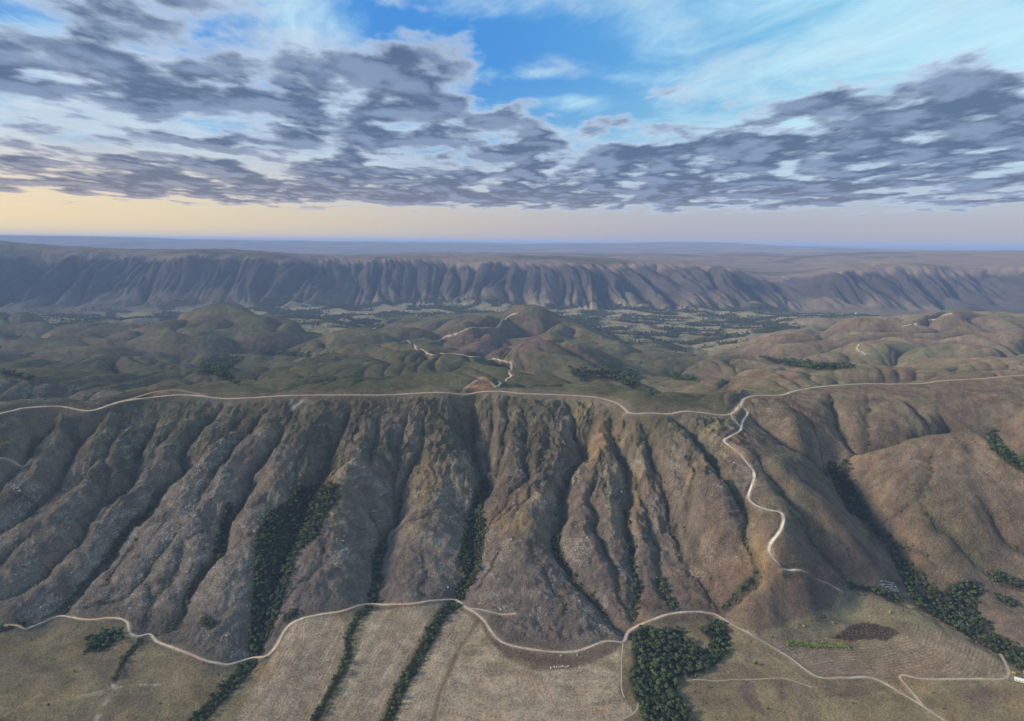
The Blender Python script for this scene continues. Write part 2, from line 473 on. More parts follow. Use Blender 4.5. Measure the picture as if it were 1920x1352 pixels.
G_MINOR = [
 ([(693,850),(733,879),(743,928)], 14, 26),
 ([(768,770),(752,830),(740,890),(738,940)], 17, 26),
 ([(718,775),(700,830),(693,862)], 16, 24),
 ([(735,790),(738,850),(735,885)], 10, 16),
 ([(800,765),(795,830),(783,854)], 14, 24),
 ([(855,758),(870,800),(895,850)], 15, 26),
 ([(925,745),(918,800),(912,850),(908,890)], 20, 26),
 ([(955,745),(950,790),(935,850),(916,893)], 18, 26),
 ([(975,760),(985,810),(975,870),(930,920)], 14, 28),
 ([(1005,800),(989,844),(985,904),(940,948),(895,985)], 15, 28),
 ([(1020,900),(975,950),(925,975),(893,1010)], 10, 22),
 ([(1040,780),(1030,830),(1010,880),(990,900)], 9, 20),
 ([(1100,760),(1108,790),(1097,835)], 12, 22),
 ([(1128,870),(1113,918),(1116,968),(1123,1008),(1148,1058),(1158,1102),(1185,1150)], 15, 28),
 ([(1180,860),(1198,918),(1223,988),(1233,1038),(1238,1087),(1262,1142)], 15, 27),
 ([(1290,850),(1300,900),(1290,960),(1300,1020),(1330,1070),(1345,1110)], 9, 26),
 ([(1250,840),(1275,900),(1262,970)], 9, 20),
 ([(1220,800),(1190,840),(1182,870)], 7, 18),
 ([(820,960),(795,985),(760,990),(735,1000)], 7, 16),
 ([(695,960),(720,985),(722,1000)], 6, 14),
 ([(640,820),(625,850),(605,900)], 10, 24),
 ([(690,760),(660,810),(640,860),(612,895)], 14, 30),
 ([(590,800),(560,860),(545,900)], 10, 26),
 ([(560,770),(530,810),(505,850),(480,880)], 9, 24),
 ([(620,1000),(600,1050),(560,1090),(530,1110)], 7, 30),
 ([(250,1000),(215,1060),(195,1090)], 8, 24),
 ([(330,1000),(290,1060),(240,1110),(170,1130)], 9, 28),
 ([(270,1090),(290,1120),(270,1160)], 7, 20),
 ([(390,980),(350,1010),(330,1060),(300,1110),(270,1150)], 8, 24),
 ([(60,1000),(20,1040),(-30,1090)], 9, 26),
 ([(170,850),(200,880),(180,930),(150,960)], 8, 22),
 ([(230,800),(190,850),(160,880),(125,905)], 11, 26),
 ([(330,790),(300,830),(270,870)], 9, 24),
 ([(470,770),(440,800),(400,830),(360,850)], 9, 26),
 ([(1000,1010),(1010,1060),(1050,1110),(1060,1150)], 5, 26),
 ([(790,1020),(800,1060),(790,1110)], 4, 22),
 ([(930,1020),(920,1070),(890,1100)], 5, 22),
 ([(1480,760),(1530,800),(1545,840)], 6, 26),
 ([(1620,735),(1628,790),(1620,840)], 6, 24),
 ([(1640,1000),(1700,1000),(1760,1060)], 0.1, 24),
 ([(1750,860),(1740,900),(1700,940),(1660,960)], 6, 34),
 ([(1480,960),(1560,1000),(1600,1050)], 5, 30),
]
Hb = H.copy()
nearR = np.searchsorted(rad, 1760)
Xn, Yn = XG[:nearR], YG[:nearR]
wx = Xn + 9 * fbm(Xn / 55, Yn / 55, 3, 21)
wy = Yn + 9 * fbm(Xn / 55, Yn / 55, 3, 31)

def seg_dist(px_, py_, ax, ay, bx, by):
    vx, vy = bx - ax, by - ay
    L = vx * vx + vy * vy + 1e-9
    t = np.clip(((px_ - ax) * vx + (py_ - ay) * vy) / L, 0, 1)
    return np.hypot(px_ - (ax + vx * t), py_ - (ay + vy * t)), t

def polydist(px, py, pts):
    d = np.full(px.shape, 1e9)
    for i in range(len(pts) - 1):
        d = np.minimum(d, seg_dist(px, py, pts[i][0], pts[i][1], pts[i + 1][0], pts[i + 1][1])[0])
    return d

def resample(pts, step):
    pts = np.asarray(pts, float)
    # Catmull-Rom through the points
    out = []
    n = len(pts)
    for i in range(n - 1):
        p0, p1, p2, p3 = pts[max(i - 1, 0)], pts[i], pts[i + 1], pts[min(i + 2, n - 1)]
        L = np.linalg.norm((p2 - p1)[:2])
        k = max(1, int(L / step))
        for j in range(k):
            t = j / k
            out.append(p1 + 0.5 * t * (p2 - p0 + t * (2 * p0 - 5 * p1 + 4 * p2 - p3 + t * (3 * (p1 - p2) + p3 - p0))))
    out.append(pts[-1])
    return np.array(out)

def carve_set(gl, mode):
    tot = np.zeros_like(Xn)
    bed = np.zeros_like(Xn)
    for path, dep, hw in gl:
        n = len(path)
        wpts = []
        for i, (px, py) in enumerate(path):
            s = i / (n - 1)
            prof = min(1.0, 0.25 + s * 3.0) * (1.0 - 0.62 * max(0, (s - 0.45) / 0.55))
            x, y = hit(Hb, px, py, 640, 1800, dep * prof * 0.9)
            wpts.append((x, y, dep * prof, hw * min(1.0, 0.45 + s * 1.6)))
        wp = resample(wpts, 14)
        c = np.zeros_like(Xn)
        for i in range(len(wp) - 1):
            a, b = wp[i], wp[i + 1]
            W_ = max(a[3], b[3]) + 3
            lo_x, hi_x = min(a[0], b[0]) - W_, max(a[0], b[0]) + W_
            lo_y, hi_y = min(a[1], b[1]) - W_, max(a[1], b[1]) + W_
            rmin = max(0, math.hypot(max(0, min(abs(lo_x), abs(hi_x)) if lo_x * hi_x > 0 else 0), lo_y) - 12)
            rmax = math.hypot(max(abs(lo_x), abs(hi_x)), hi_y) + 12
            i0, i1 = np.searchsorted(rad, rmin), min(nearR, np.searchsorted(rad, rmax) + 1)
            aa = sorted((math.atan2(X_, Y_) for X_ in (lo_x, hi_x) for Y_ in (lo_y, hi_y)))
            j0 = int(max(0, (aa[0] - AZ0) / (AZ1 - AZ0) * (NA - 1) - 4)); j1 = int(min(NA, (aa[-1] - AZ0) / (AZ1 - AZ0) * (NA - 1) + 5))
            if i1 <= i0 or j1 <= j0:
                continue
            d, t = seg_dist(wx[i0:i1, j0:j1], wy[i0:i1, j0:j1], a[0], a[1], b[0], b[1])
            dd = a[2] + (b[2] - a[2]) * t
            ww = a[3] + (b[3] - a[3]) * t
            q = np.clip(1 - d / ww, 0, 1)
            v = dd * (0.75 * q ** 1.45 + 0.25 * q ** 4)
            c[i0:i1, j0:j1] = np.maximum(c[i0:i1, j0:j1], v)
            bed[i0:i1, j0:j1] = np.maximum(bed[i0:i1, j0:j1], np.clip(1 - d / (4 + dd * 0.28), 0, 1))
        if mode == 'max':
            # rounded union
            m_ = np.maximum(tot, c); k_ = np.minimum(tot, c)
            tot = m_ + 0.35 * k_ * (k_ / (m_ + 1e-3))
        else:
            tot = np.maximum(tot, c)
    return tot, bed
c1, bed1 = carve_set(G_MAIN, 'max')
c2, bed2 = carve_set(G_MINOR, 'max')
H[:nearR] -= 1.42 * c1 + 1.25 * c2
bed = np.zeros_like(H); bed[:nearR] = np.maximum(bed1, bed2 * 0.8)
carv = np.zeros_like(H); carv[:nearR] = c1 + c2

for (kx, ky, ka, kr, kl) in ((632,885,14,42,60),(800,985,15,52,60),(1015,935,13,50,70),(1268,855,11,40,60),(1130,860,6,25,50),(640,1030,8,50,60),(1345,1030,8,45,60),(560,900,6,30,60)):
    bx_, by_ = hit(Hb, kx, ky, 640, 1800)
    H[:nearR] += ka * np.exp(-((Xn - bx_) / kr) ** 2 - ((Yn - by_) / kl) ** 2)
for path, hgt, wid in (([(1612,868),(1680,852),(1770,828),(1830,832),(1900,875),(1960,930)], 34, 50), ([(1395,848),(1460,866),(1530,884),(1556,915)], 12, 34), ([(1250,785),(1300,835),(1350,890)], 6, 30),
                       ([(1560,770),(1640,800)], 3, 30)):
    wp = resample([(*hit(Hb, px, py, 640, 1800, -hgt * .5), 0.0) for px, py in path], 14)
    c_s = np.zeros_like(Xn)
    for i in range(len(wp) - 1):
        d, t_ = seg_dist(wx, wy, wp[i][0], wp[i][1], wp[i + 1][0], wp[i + 1][1])
        c_s = np.maximum(c_s, hgt * np.exp(-(d / wid) ** 2 * 1.6))
    H[:nearR] += c_s
# distance from the crest line, in range
cr_az = np.arctan2(crest_pts[:, 0], crest_pts[:, 1]); cr_r = np.hypot(crest_pts[:, 0], crest_pts[:, 1])
o_ = np.argsort(cr_az)
SR = RG - np.interp(AZG, cr_az[o_], cr_r[o_])
ft = np.array([Pz(*p) for p in FOOT] + [Pz(1430, 1193, 30), Pz(1480, 1172, 34), Pz(1560, 1141, 38), Pz(1580, 1110, 46), Pz(1640, 1112, 42), Pz(1730, 1150, 34), Pz(1920, 1250, 16)])
ft_az = np.arctan2(ft[:, 0], ft[:, 1]); ft_r = np.hypot(ft[:, 0], ft[:, 1])
o_ = np.argsort(ft_az)
FR = RG - np.interp(AZG, ft_az[o_], ft_r[o_])
face = sst(FR, -8, 30) * (1 - sst(SR, -30, -4))
cliffness = 0.0

# rills and rough rock on the face
Xw = XG + 22 * fbm(XG / 120, YG / 120, 2, 5)
ril = billow(Xw / 26, YG / 95, 3)
ril2 = billow(Xw / 12, YG / 45, 4)
ril_big = billow(Xw / 62, YG / 230, 9)
PXv, PYv = project(XG, YG, H)
rocky = (1 - sst(PXv, 1330, 1480)) * face
lowface = 1 - sst(FR, 140, 330)
H -= face * (1 - .6 * lowface) * (0.35 + 0.65 * rocky) * ((1 - ril) * 1.6 + (1 - ril2) * 1.0 + (1 - ril_big) * 3.2)
rib = (1 - np.minimum(np.abs(gnoise(Xw / 34 + .6 * gnoise(XG / 25, YG / 25, 310), YG / 150, 311)) * 2.6, 1)) ** 2
rib2 = (1 - np.minimum(np.abs(gnoise(Xw / 15 + .6 * gnoise(XG / 15, YG / 15, 312), YG / 60, 313)) * 2.6, 1)) ** 2
steep_top = face * rocky * sst(PXv, 520, 700) * sst(SR, -330, -150)
H += steep_top * (rib * 5.5 * sst(fbm(XG / 80, YG / 200, 2, 340), -.4, .3) + rib2 * 2.6) + face * rocky * (1 - .75 * lowface) * (rib * 2.5 + rib2 * 1.6)
H += face * rocky * (2.5 * fbm(XG / 22, YG / 22, 4, 40, 0.6))
H += face * (1 - rocky) * (3.0 * fbm(XG / 60, YG / 60, 4, 41))
# benches of bedrock that cross the spurs
H += rocky * 2.0 * np.clip(np.sin(H / 4.6 + 2.4 * fbm(XG / 60, YG / 60, 3, 50)), -0.3, 1) * sst(fbm(XG / 110, YG / 110, 2, 51), -0.15, 0.35)
plain = 1 - sst(FR, -30, 10)
H += plain * (1.2 * fbm(XG / 70, YG / 70, 3, 61) + 0.25 * fbm(XG / 14, YG / 14, 2, 63))

# rolling hills behind the crest
midm = sst(SR, 14, 110) * (1 - sst(RG, 4300, 5600))
lowg = sst(H, 60, 150)
Xm = XG + 110 * fbm(XG / 500, YG / 500, 2, 71); Ym = YG + 110 * fbm(XG / 500, YG / 500, 2, 72)
b1 = billow(Xm / 900, Ym / 560, 73)
b2 = billow(Xm / 300, Ym / 260, 74)
b3 = billow(Xm / 95, Ym / 150, 78)
scale_r = np.clip(RG / 2600, 0.62, 1.5)
H -= midm * (0.25 + 0.75 * lowg) * ((1 - b1) ** 1.25 * 72 * scale_r + (1 - b2) ** 1.3 * 34 * scale_r + (1 - b3) ** 1.3 * 11 * np.clip(2.2 - RG / 1700, 0, 1)) - midm * 24
H += midm * 3.0 * fbm(XG / 60, YG / 60, 4, 75)

for kx, ky, kr0, ka, kx_, ky_ in ((400,596,3000,18,420,260),(500,604,3000,16,260,200),(1001,664,2000,30,170,150),(1085,664,2000,28,140,130),(1092,714,1600,22,110,80),(1198,736,1560,20,60,45),(1590,625,2400,35,300,200),(1440,655,2200,25,220,150),(1850,612,2400,40,300,200),(1373,680,2000,24,190,90),(640,660,2200,18,200,140),(40,612,2600,60,260,200)):
    bx_, by_ = hit(H, kx, ky, kr0, 4600)
    H += midm * ka * np.exp(-((XG - bx_) / kx_) ** 2 - ((YG - by_ - .3 * ky_) / ky_) ** 2)
for pth, hgt, wid in (([(800,642),(833,634),(870,621),(910,613),(940,606),(974,589)], 42, 150), ([(974,589),(1010,598),(1060,618),(1110,640),(1160,664)], 50, 150), ([(1000,600),(1030,625),(1035,650)], 22, 70)):
    wp = [hit(H, a, b, 2750, 4600) for a, b in pth]
    i0, i1 = np.searchsorted(rad, 2300), np.searchsorted(rad, 5200)
    d = polydist(XG[i0:i1] + 25 * gnoise(XG[i0:i1] / 90, YG[i0:i1] / 90, 350), YG[i0:i1], wp)
    H[i0:i1] += hgt * np.maximum(0, 1 - d / (wid * 2)) ** 1.7
# far escarpment: fluted wall
wallm = sst(RG, 5700, 6100) * (1 - sst(RG, 8700, 9800))
tz = np.clip((H - 60) / 340, 0, 1)
Xf = XG + 150 * fbm(XG / 900, YG / 1500, 2, 80) + 38 * gnoise(XG / 260, YG / 420, 87) + 0.16 * (YG - 6500)
f1_ = billow(Xf / 330, YG / 2300, 82)
f2_ = billow(Xf / 135, YG / 1000, 83)
f3_ = billow(Xf / 62, YG / 450, 84)
WALL.sort()
Wa = np.array(WALL)
wt = (RG - np.interp(AZG, Wa[:, 0], Wa[:, 1])) / (np.interp(AZG, Wa[:, 0], Wa[:, 2]) - np.interp(AZG, Wa[:, 0], Wa[:, 1]))
wa = sst(wt, 0.02, .38) * (1 - sst(wt, .86, 1.22))
wmod = np.clip(.85 + .8 * gnoise(XG / 600, YG / 4000, 88), .35, 1.3)
H -= wa * wmod * ((1 - f1_) ** 1.3 * 120 + (1 - f2_) ** 1.2 * 75 + (1 - f3_) * 30) - wa * 40
H += wallm * sst(tz, 0.0, 0.05) * (1 - sst(tz, 0.2, 0.5)) * 35 * (billow(XG / 500, YG / 700, 86) - .4)
H += wallm * 7 * fbm(XG / 130, YG / 130, 3, 85)
vfl = sst(RG, 3600, 4000) * (1 - sst(RG, 6000, 6300)) * (1 - sst(H, 90, 130))
H += vfl * 16 * (billow(XG / 420, YG / 380, 360) - .5)
# plateau and distant ranges
plat = sst(RG, 8200, 9200)
H -= plat * (1 - sst(RG, 13000, 19000)) * (1 - billow(XG / 1500 + .3 * fbm(XG / 2000, YG / 2000, 2, 90), YG / 2300, 91)) * 26
H += plat * (1 - sst(RG, 13000, 19000)) * 7 * fbm(XG / 400, YG / 400, 3, 92)
H += sst(RG, 15000, 20000) * (1 - sst(RG, 27000, 40000)) * 30 * fbm(XG / 2600, YG / 2600, 4, 93)
H += sst(RG, 34000, 45000) * 60 * fbm(XG / 9000, YG / 9000, 3, 94)

# ------------------------------------------------------------------ roads (polylines in the photograph's survey)
ROADS = {
 'valley_road': dict(pts=[(-60,1185),(0,1172),(30,1172),(45,1181),(55,1177),(80,1169),(112,1159),(149,1160),(184,1162),(199,1158),(224,1158),(239,1167),(243,1187),(258,1194),(281,1189),(293,1202),(318,1212),(358,1227),(388,1239),(427,1246),(447,1241),(477,1236),(497,1231),(517,1212),(537,1177),(556,1162),(596,1152),(643,1145),(698,1133),(768,1131),(827,1124),(857,1127),(877,1142),(907,1162),(927,1192),(947,1207),(986,1216),(1034,1222),(1078,1222),(1108,1212),(1138,1201),(1168,1204),(1178,1187),(1198,1172),(1228,1160),(1267,1150),(1322,1148),(1347,1157),(1377,1172),(1406,1187),(1436,1207),(1480,1233),(1533,1269),(1578,1271),(1628,1270),(1658,1281),(1692,1301),(1732,1326),(1772,1352),(1830,1392)],
                     w=2.6, col='pale', label="pale dirt road winding along the foot of the slope above the fields"),
 'field_track': dict(pts=[(1732,1326),(1717,1306),(1697,1284),(1686,1268),(1695,1264),(1712,1271),(1757,1274),(1827,1273),(1876,1274),(1889,1268),(1891,1258),(1884,1241),(1876,1227)],
                     w=2.8, col='straw', label="straw coloured farm track hooking round the contour ploughed field"),
 'side_track': dict(pts=[(857,1129),(880,1139),(920,1146),(969,1152)], w=2.0, col='grey', label="short grey track climbing off the valley road behind the fields"),
 'cart_track': dict(pts=[(1285,1277),(1310,1274),(1345,1277),(1380,1274),(1420,1274),(1460,1271),(1480,1274),(1525,1290)], w=1.0, col='straw', label="thin pale footpath crossing the green pasture right of the round wood"),
 'wood_track': dict(pts=[(1168,1206),(1166,1240),(1165,1290),(1172,1310)], w=1.2, col='straw', label="faint straight track between the tan field and the round wood"),
 'edge_track': dict(pts=[(1197,1316),(1196,1328),(1185,1340),(1160,1352),(1130,1362)], w=1.2, col='straw', label="curved pale path leaving the round wood at the bottom of the tan field"),
 'switchback_road': dict(pts=[(1388,762),(1396,768),(1402,775),(1392,789),(1387,807),(1364,819),(1357,827),(1379,844),(1399,864),(1412,884),(1414,899),(1404,923),(1404,943),(1414,952),(1439,956),(1464,958),(1469,973),(1464,993),(1444,1018),(1441,1033),(1454,1058),(1466,1073)],
                     w=2.9, col='white', label="white zigzag track dropping from the ridge road down the right spur"),
 'lower_track': dict(pts=[(1466,1073),(1484,1069),(1519,1077),(1548,1092),(1578,1110)], w=2.6, col='white', label="narrow grey track from the foot of the zigzag to the ploughed field"),
 'hill_road': dict(pts=[(930,729),(939,721),(934,712),(950,710),(961,704),(954,695),(959,690),(950,679),(921,672),(892,670),(870,665),(826,661),(797,657),(779,651),(768,643),(753,642)],
                     w=3.4, col='pale', rmin=1560, rmax=4000, label="light dirt road snaking over the green hills behind the ridge"),
 'mesa_road': dict(pts=[(805,640),(833,633),(855,628),(870,620),(910,615),(936,611),(941,600),(954,593),(972,587)],
                     w=4.5, col='straw', rmin=2900, rmax=5000, label="straw coloured road climbing the crest of the flat topped middle hill"),
 'loop_track': dict(pts=[(872,730),(884,719),(895,711),(900,706)], w=3.5, col='red', rmin=1520, rmax=2500, label="reddish track on the left of the bare clearing behind the ridge"),
 'loop_track_right': dict(pts=[(900,706),(910,712),(921,719),(929,726)], w=3.5, col='red', rmin=1520, rmax=2500, label="reddish track on the right of the bare clearing behind the ridge"),
 'bypass_track': dict(pts=[(219,753),(265,741),(300,733),(330,731),(358,735),(385,741)], w=3.5, col='red', rmin=1500, rmax=2300, label="red earth track bending behind the ridge road on the left"),
 'far_track': dict(pts=[(1618,643),(1609,648),(1607,654),(1614,660),(1623,666)], w=4, col='white', rmin=2200, rmax=4200, label="short white track on the brown hill at the right"),
 'far_river_track': dict(pts=[(1694,612),(1708,608),(1717,605)], w=5.5, col='white', rmin=2600, rmax=6200, label="distant white track in the valley beyond the brown hill"),
 'far_valley_road': dict(pts=[(1742,603),(1745,598),(1765,592),(1786,588)], w=6, col='white', rmin=3400, rmax=6500, label="distant white road climbing out of the far valley"),
 'crest_track': dict(pts=[(-20,815),(15,800),(35,787),(50,778)], w=3.0, col='grey', rmin=1300, rmax=1560, label="pale grey track slanting below the ridge road at the far left"),
 'shoulder_track': dict(pts=[(1183,772),(1178,778),(1168,784)], w=2.6, col='grey', label="stub of grey track dropping off the ridge road at the bend"),
 'spur_track': dict(pts=[(1368,775),(1376,786),(1388,800)], w=2.0, col='grey', label="faint grey shortcut beside the top of the white zigzag"),
}
RC = {'pale': (.56, .44, .33), 'straw': (.46, .38, .26), 'grey': (.40, .36, .31), 'white': (.68, .60, .50), 'red': (.38, .20, .125)}
# crest road follows the surveyed crest
road_world = {}
cp = crest_pts.copy()
a_ = cp[0] + (cp[0] - cp[1]) * 6; a_[2] = cp[0][2]
b_ = cp[-1] + (cp[-1] - cp[-2]) * 5; b_[2] = cp[-1][2] + 4
road_world['ridge_road'] = resample(np.vstack([a_, cp, b_]), 4.0)[:, :2]
for k, d in ROADS.items():
    pts = [hit(H, px, py, d.get('rmin', 640), d.get('rmax', 1700)) for px, py in d['pts']]
    # drop points that jumped to another slope
    road_world[k] = resample(pts, 4.0 if d.get('rmax', 0) < 2600 else 8.0)
ROADS['ridge_road'] = dict(w=3.9, col='pale', label="long pale dirt road running along the whole crest of the ridge")

def smooth1(a, n):
    k = np.ones(n) / n
    p = np.pad(a, (n // 2, n // 2), mode='edge')
    return np.convolve(p, k, mode='valid')[:len(a)]
roadz = {}
roadmask = np.zeros_like(H)
for k in ['ridge_road', 'valley_road'] + [q for q in ROADS if q not in ('ridge_road', 'valley_road')]:
    P = road_world[k]
    for it in range(2 if k == 'ridge_road' else 1):
        P = np.column_stack([smooth1(P[:, 0], 3), smooth1(P[:, 1], 3)])
    road_world[k] = P
    z = Hat(H, P[:, 0], P[:, 1])
    big = 13 if len(P) > 30 else 5
    z = smooth1(z, big)
    roadz[k] = z
    hw = ROADS[k]['w']
    shoulder = hw + (5 if hw > 3 else 3)
    if k == 'ridge_road':
        shoulder = hw + 12
    R1, R2 = np.hypot(P[:, 0], P[:, 1]).min() - 30, np.hypot(P[:, 0], P[:, 1]).max() + 30
    best = {}
    for i in range(len(P) - 1):
        W_ = shoulder + 2
        x0, x1 = min(P[i, 0], P[i + 1, 0]) - W_, max(P[i, 0], P[i + 1, 0]) + W_
        y0, y1 = min(P[i, 1], P[i + 1, 1]) - W_, max(P[i, 1], P[i + 1, 1]) + W_
        rs = [math.hypot(a, b) for a in (x0, x1) for b in (y0, y1)]
        aa = [math.atan2(a, b) for a in (x0, x1) for b in (y0, y1)]
        i0, i1 = max(0, np.searchsorted(rad, min(rs)) - 1), min(NR, np.searchsorted(rad, max(rs)) + 1)
        j0 = int(max(0, (min(aa) - AZ0) / (AZ1 - AZ0) * (NA - 1) - 1)); j1 = int(min(NA, (max(aa) - AZ0) / (AZ1 - AZ0) * (NA - 1) + 2))
        if i1 <= i0 or j1 <= j0:
            continue
        d, t = seg_dist(XG[i0:i1, j0:j1], YG[i0:i1, j0:j1], P[i, 0], P[i, 1], P[i + 1, 0], P[i + 1, 1])
        zr = z[i] + (z[i + 1] - z[i]) * t
        key = (i0, i1, j0, j1)
        if 'D' not in best:
            best['D'] = np.full(H.shape, 1e9, np.float32); best['Z'] = np.zeros(H.shape, np.float32)
        Dm = best['D'][i0:i1, j0:j1]; Zm = best['Z'][i0:i1, j0:j1]
        up = d < Dm
        Dm[up] = d[up]; Zm[up] = zr[up]
    Dm = best['D']
    wgt = 1 - sst(Dm, hw * 1.05, shoulder)
    msk = Dm < shoulder
    H[msk] = H[msk] * (1 - wgt[msk]) + best['Z'][msk] * wgt[msk]
    roadmask = np.maximum(roadmask, (1 - sst(Dm, hw * 0.9, hw * 1.9)) * np.clip(.75 + .8 * fbm(XG / 14, YG / 14, 2, 300), .2, 1) * (Dm < 1e8))

PXv, PYv = project(XG, YG, H)

# ------------------------------------------------------------------ normals / slope / curvature
def grid_normals(Z):
    dXi = np.gradient(XG, axis=0); dYi = np.gradient(YG, axis=0); dZi = np.gradient(Z, axis=0)
    dXj = np.gradient(XG, axis=1); dYj = np.gradient(YG, axis=1); dZj = np.gradient(Z, axis=1)
    nx = dYj * dZi - dZj * dYi; ny = dZj * dXi - dXj * dZi; nz = dXj * dYi - dYj * dXi
    L = np.sqrt(nx * nx + ny * ny + nz * nz) + 1e-12
    s = np.sign(nz)
    return nx / L * s, ny / L * s, nz / L * s
NX, NY, NZ = grid_normals(H)
slope = 1 - NZ

# ------------------------------------------------------------------ polygon tests in survey coordinates
def inpoly(px, py, poly):
    ins = np.zeros(px.shape, bool)
    n = len(poly)
    for i in range(n):
        x1, y1 = poly[i]; x2, y2 = poly[(i + 1) % n]
        if y1 == y2:
            continue
        c = ((y1 > py) != (y2 > py)) & (px < (x2 - x1) * (py - y1) / (y2 - y1) + x1)
        ins ^= c
    return ins

WOODS = [   # name, polygon, rmin, rmax
 ('gully', [(554,918),(599,906),(633,912),(636,935),(609,968),(599,1008),(559,1033),(549,1072),(539,1102),(524,1152),(499,1207),(482,1231),(465,1219),(470,1152),(475,1102),(480,1023),(480,1003),(502,963),(534,940)], 640, 1700),
 ('round', [(1183,1190),(1198,1180),(1215,1176),(1225,1185),(1245,1180),(1275,1180),(1290,1205),(1317,1222),(1337,1207),(1312,1180),(1325,1172),(1357,1168),(1369,1192),(1367,1222),(1340,1251),(1302,1266),(1272,1270),(1267,1300),(1285,1321),(1295,1352),(1300,1420),(1220,1420),(1208,1352),(1188,1301),(1178,1266),(1190,1248)], 600, 1500),
 ('gully', [(912,894),(922,904),(902,948),(909,978),(904,1048),(892,1087),(857,1130),(850,1120),(867,1087),(860,1048),(872,998),(882,958),(892,918)], 640, 1700),
 ('creek', [(1548,871),(1583,869),(1598,879),(1588,894),(1628,948),(1638,983),(1623,978),(1588,958),(1568,918)], 640, 1700),
 ('creek', [(1667,1020),(1702,1028),(1705,1048),(1735,1087),(1765,1112),(1792,1092),(1830,1092),(1846,1110),(1830,1125),(1832,1150),(1865,1187),(1920,1222),(2000,1290),(1985,1310),(1915,1258),(1881,1232),(1812,1192),(1762,1162),(1717,1137),(1695,1095),(1672,1048)], 620, 1700),
 ('clump', [(158,1222),(175,1192),(205,1180),(228,1183),(236,1196),(215,1206),(200,1222)], 600, 1500),
 ('hillwood', [(386,675),(456,671),(423,698),(452,724),(401,704),(368,701)], 1500, 3600),
 ('hillwood', [(1067,692),(1183,697),(1198,712),(1190,730),(1147,712),(1074,706)], 1500, 3600),
 ('hillwood', [(1417,671),(1461,676),(1530,680),(1614,691),(1541,694),(1475,686)], 1500, 3800),
 ('hillwood', [(1212,738),(1232,738),(1250,756),(1225,752)], 1500, 2600),
 ('hillwood', [(1238,699),(1300,708),(1312,716),(1270,712)], 1500, 2800),
]
STRIPS = [   # name, path, half-width px, rmin, rmax
 ('gully', [(716,1028),(708,1067),(703,1107),(697,1128)], 8, 640, 1700),
 ('gully', [(280,958),(234,998),(199,1053)], 6, 640, 1700),
 ('gully', [(199,1053),(159,1097),(114,1142),(85,1164)], 3.5, 640, 1700),
 ('gully', [(430,955),(420,990),(408,1040)], 9, 640, 1700),
 ('gully', [(385,1062),(360,1100),(348,1130)], 4, 640, 1700),
 ('gully', [(1040,1010),(1046,1043)], 7, 640, 1700),
 ('gully', [(1046,1043),(1069,1077),(1098,1112),(1125,1140)], 2.5, 640, 1700),
 ('gully', [(1175,960),(1180,1010),(1186,1060),(1193,1095),(1190,1160)], 3, 640, 1700),
 ('gully', [(1262,1000),(1267,985)], 4, 640, 1700),
 ('gully', [(1240,1090),(1262,1142)], 4.5, 640, 1700),
 ('gully', [(1358,1140),(1390,1105),(1415,1080)], 3, 640, 1700),
 ('fieldline', [(857,1130),(830,1150),(806,1195),(778,1245),(750,1295),(728,1352),(715,1400)], 10, 600, 1500),
 ('fieldline', [(693,1138),(668,1160),(655,1195),(655,1225),(640,1262),(618,1300),(600,1335),(590,1352)], 6, 600, 1500),
 ('fieldline', [(472,1240),(445,1272),(405,1315),(370,1352),(330,1390)], 12, 600, 1500),
 ('fieldline', [(265,1200),(235,1235),(215,1275)], 5, 600, 1500),
 ('creek', [(1856,814),(1866,839),(1896,864),(1940,890)], 8, 640, 1800),
 ('creek', [(1635,985),(1660,1010),(1672,1024)], 6, 640, 1700),
 ('creek', [(1596,1100),(1640,1108),(1682,1127)], 6, 640, 1700),
 ('creek', [(1866,1082),(1890,1092),(1925,1104)], 8, 640, 1700),
 ('creek', [(1872,1120),(1888,1128),(1900,1136)], 5, 640, 1700),
 ('fieldline', [(0,1182),(20,1174),(44,1170)], 6, 600, 1500),
 ('fieldline', [(385,1165),(396,1170)], 9, 600, 1500),
 ('fieldline', [(540,1160),(552,1150)], 8, 600, 1500),
 ('hillwood', [(490,662),(535,663),(580,668)], 3, 1700, 4200),
 ('hillwood', [(0,700),(40,706),(60,712)], 3, 1500, 3500),
 ('hillwood', [(280,605),(278,606)], 2, 1700, 4200),
 ('hillwood', [(1452,1103),(1455,1104)], 2, 1700, 4200),
]
def wood_mask(px, py, rr, grow=0.0):
    m = np.zeros(px.shape, np.int8)
    for i, (nm, poly, r0, r1) in enumerate(WOODS):
        k = (rr > r0) & (rr < r1)
        m[k & inpoly(px, py, poly)] = i + 1
    for i, (nm, pth, hw, r0, r1) in enumerate(STRIPS):
        xs = [p[0] for p in pth]; ys = [p[1] for p in pth]
        k = (rr > r0) & (rr < r1) & (px > min(xs) - 25) & (px < max(xs) + 25) & (py > min(ys) - 25) & (py < max(ys) + 25)
        if k.any():
            d = np.full(px.shape, 1e9)
            d[k] = polydist(px[k], py[k], pth)
            m[(d < hw + grow) & (m == 0)] = len(WOODS) + i + 1
    return m

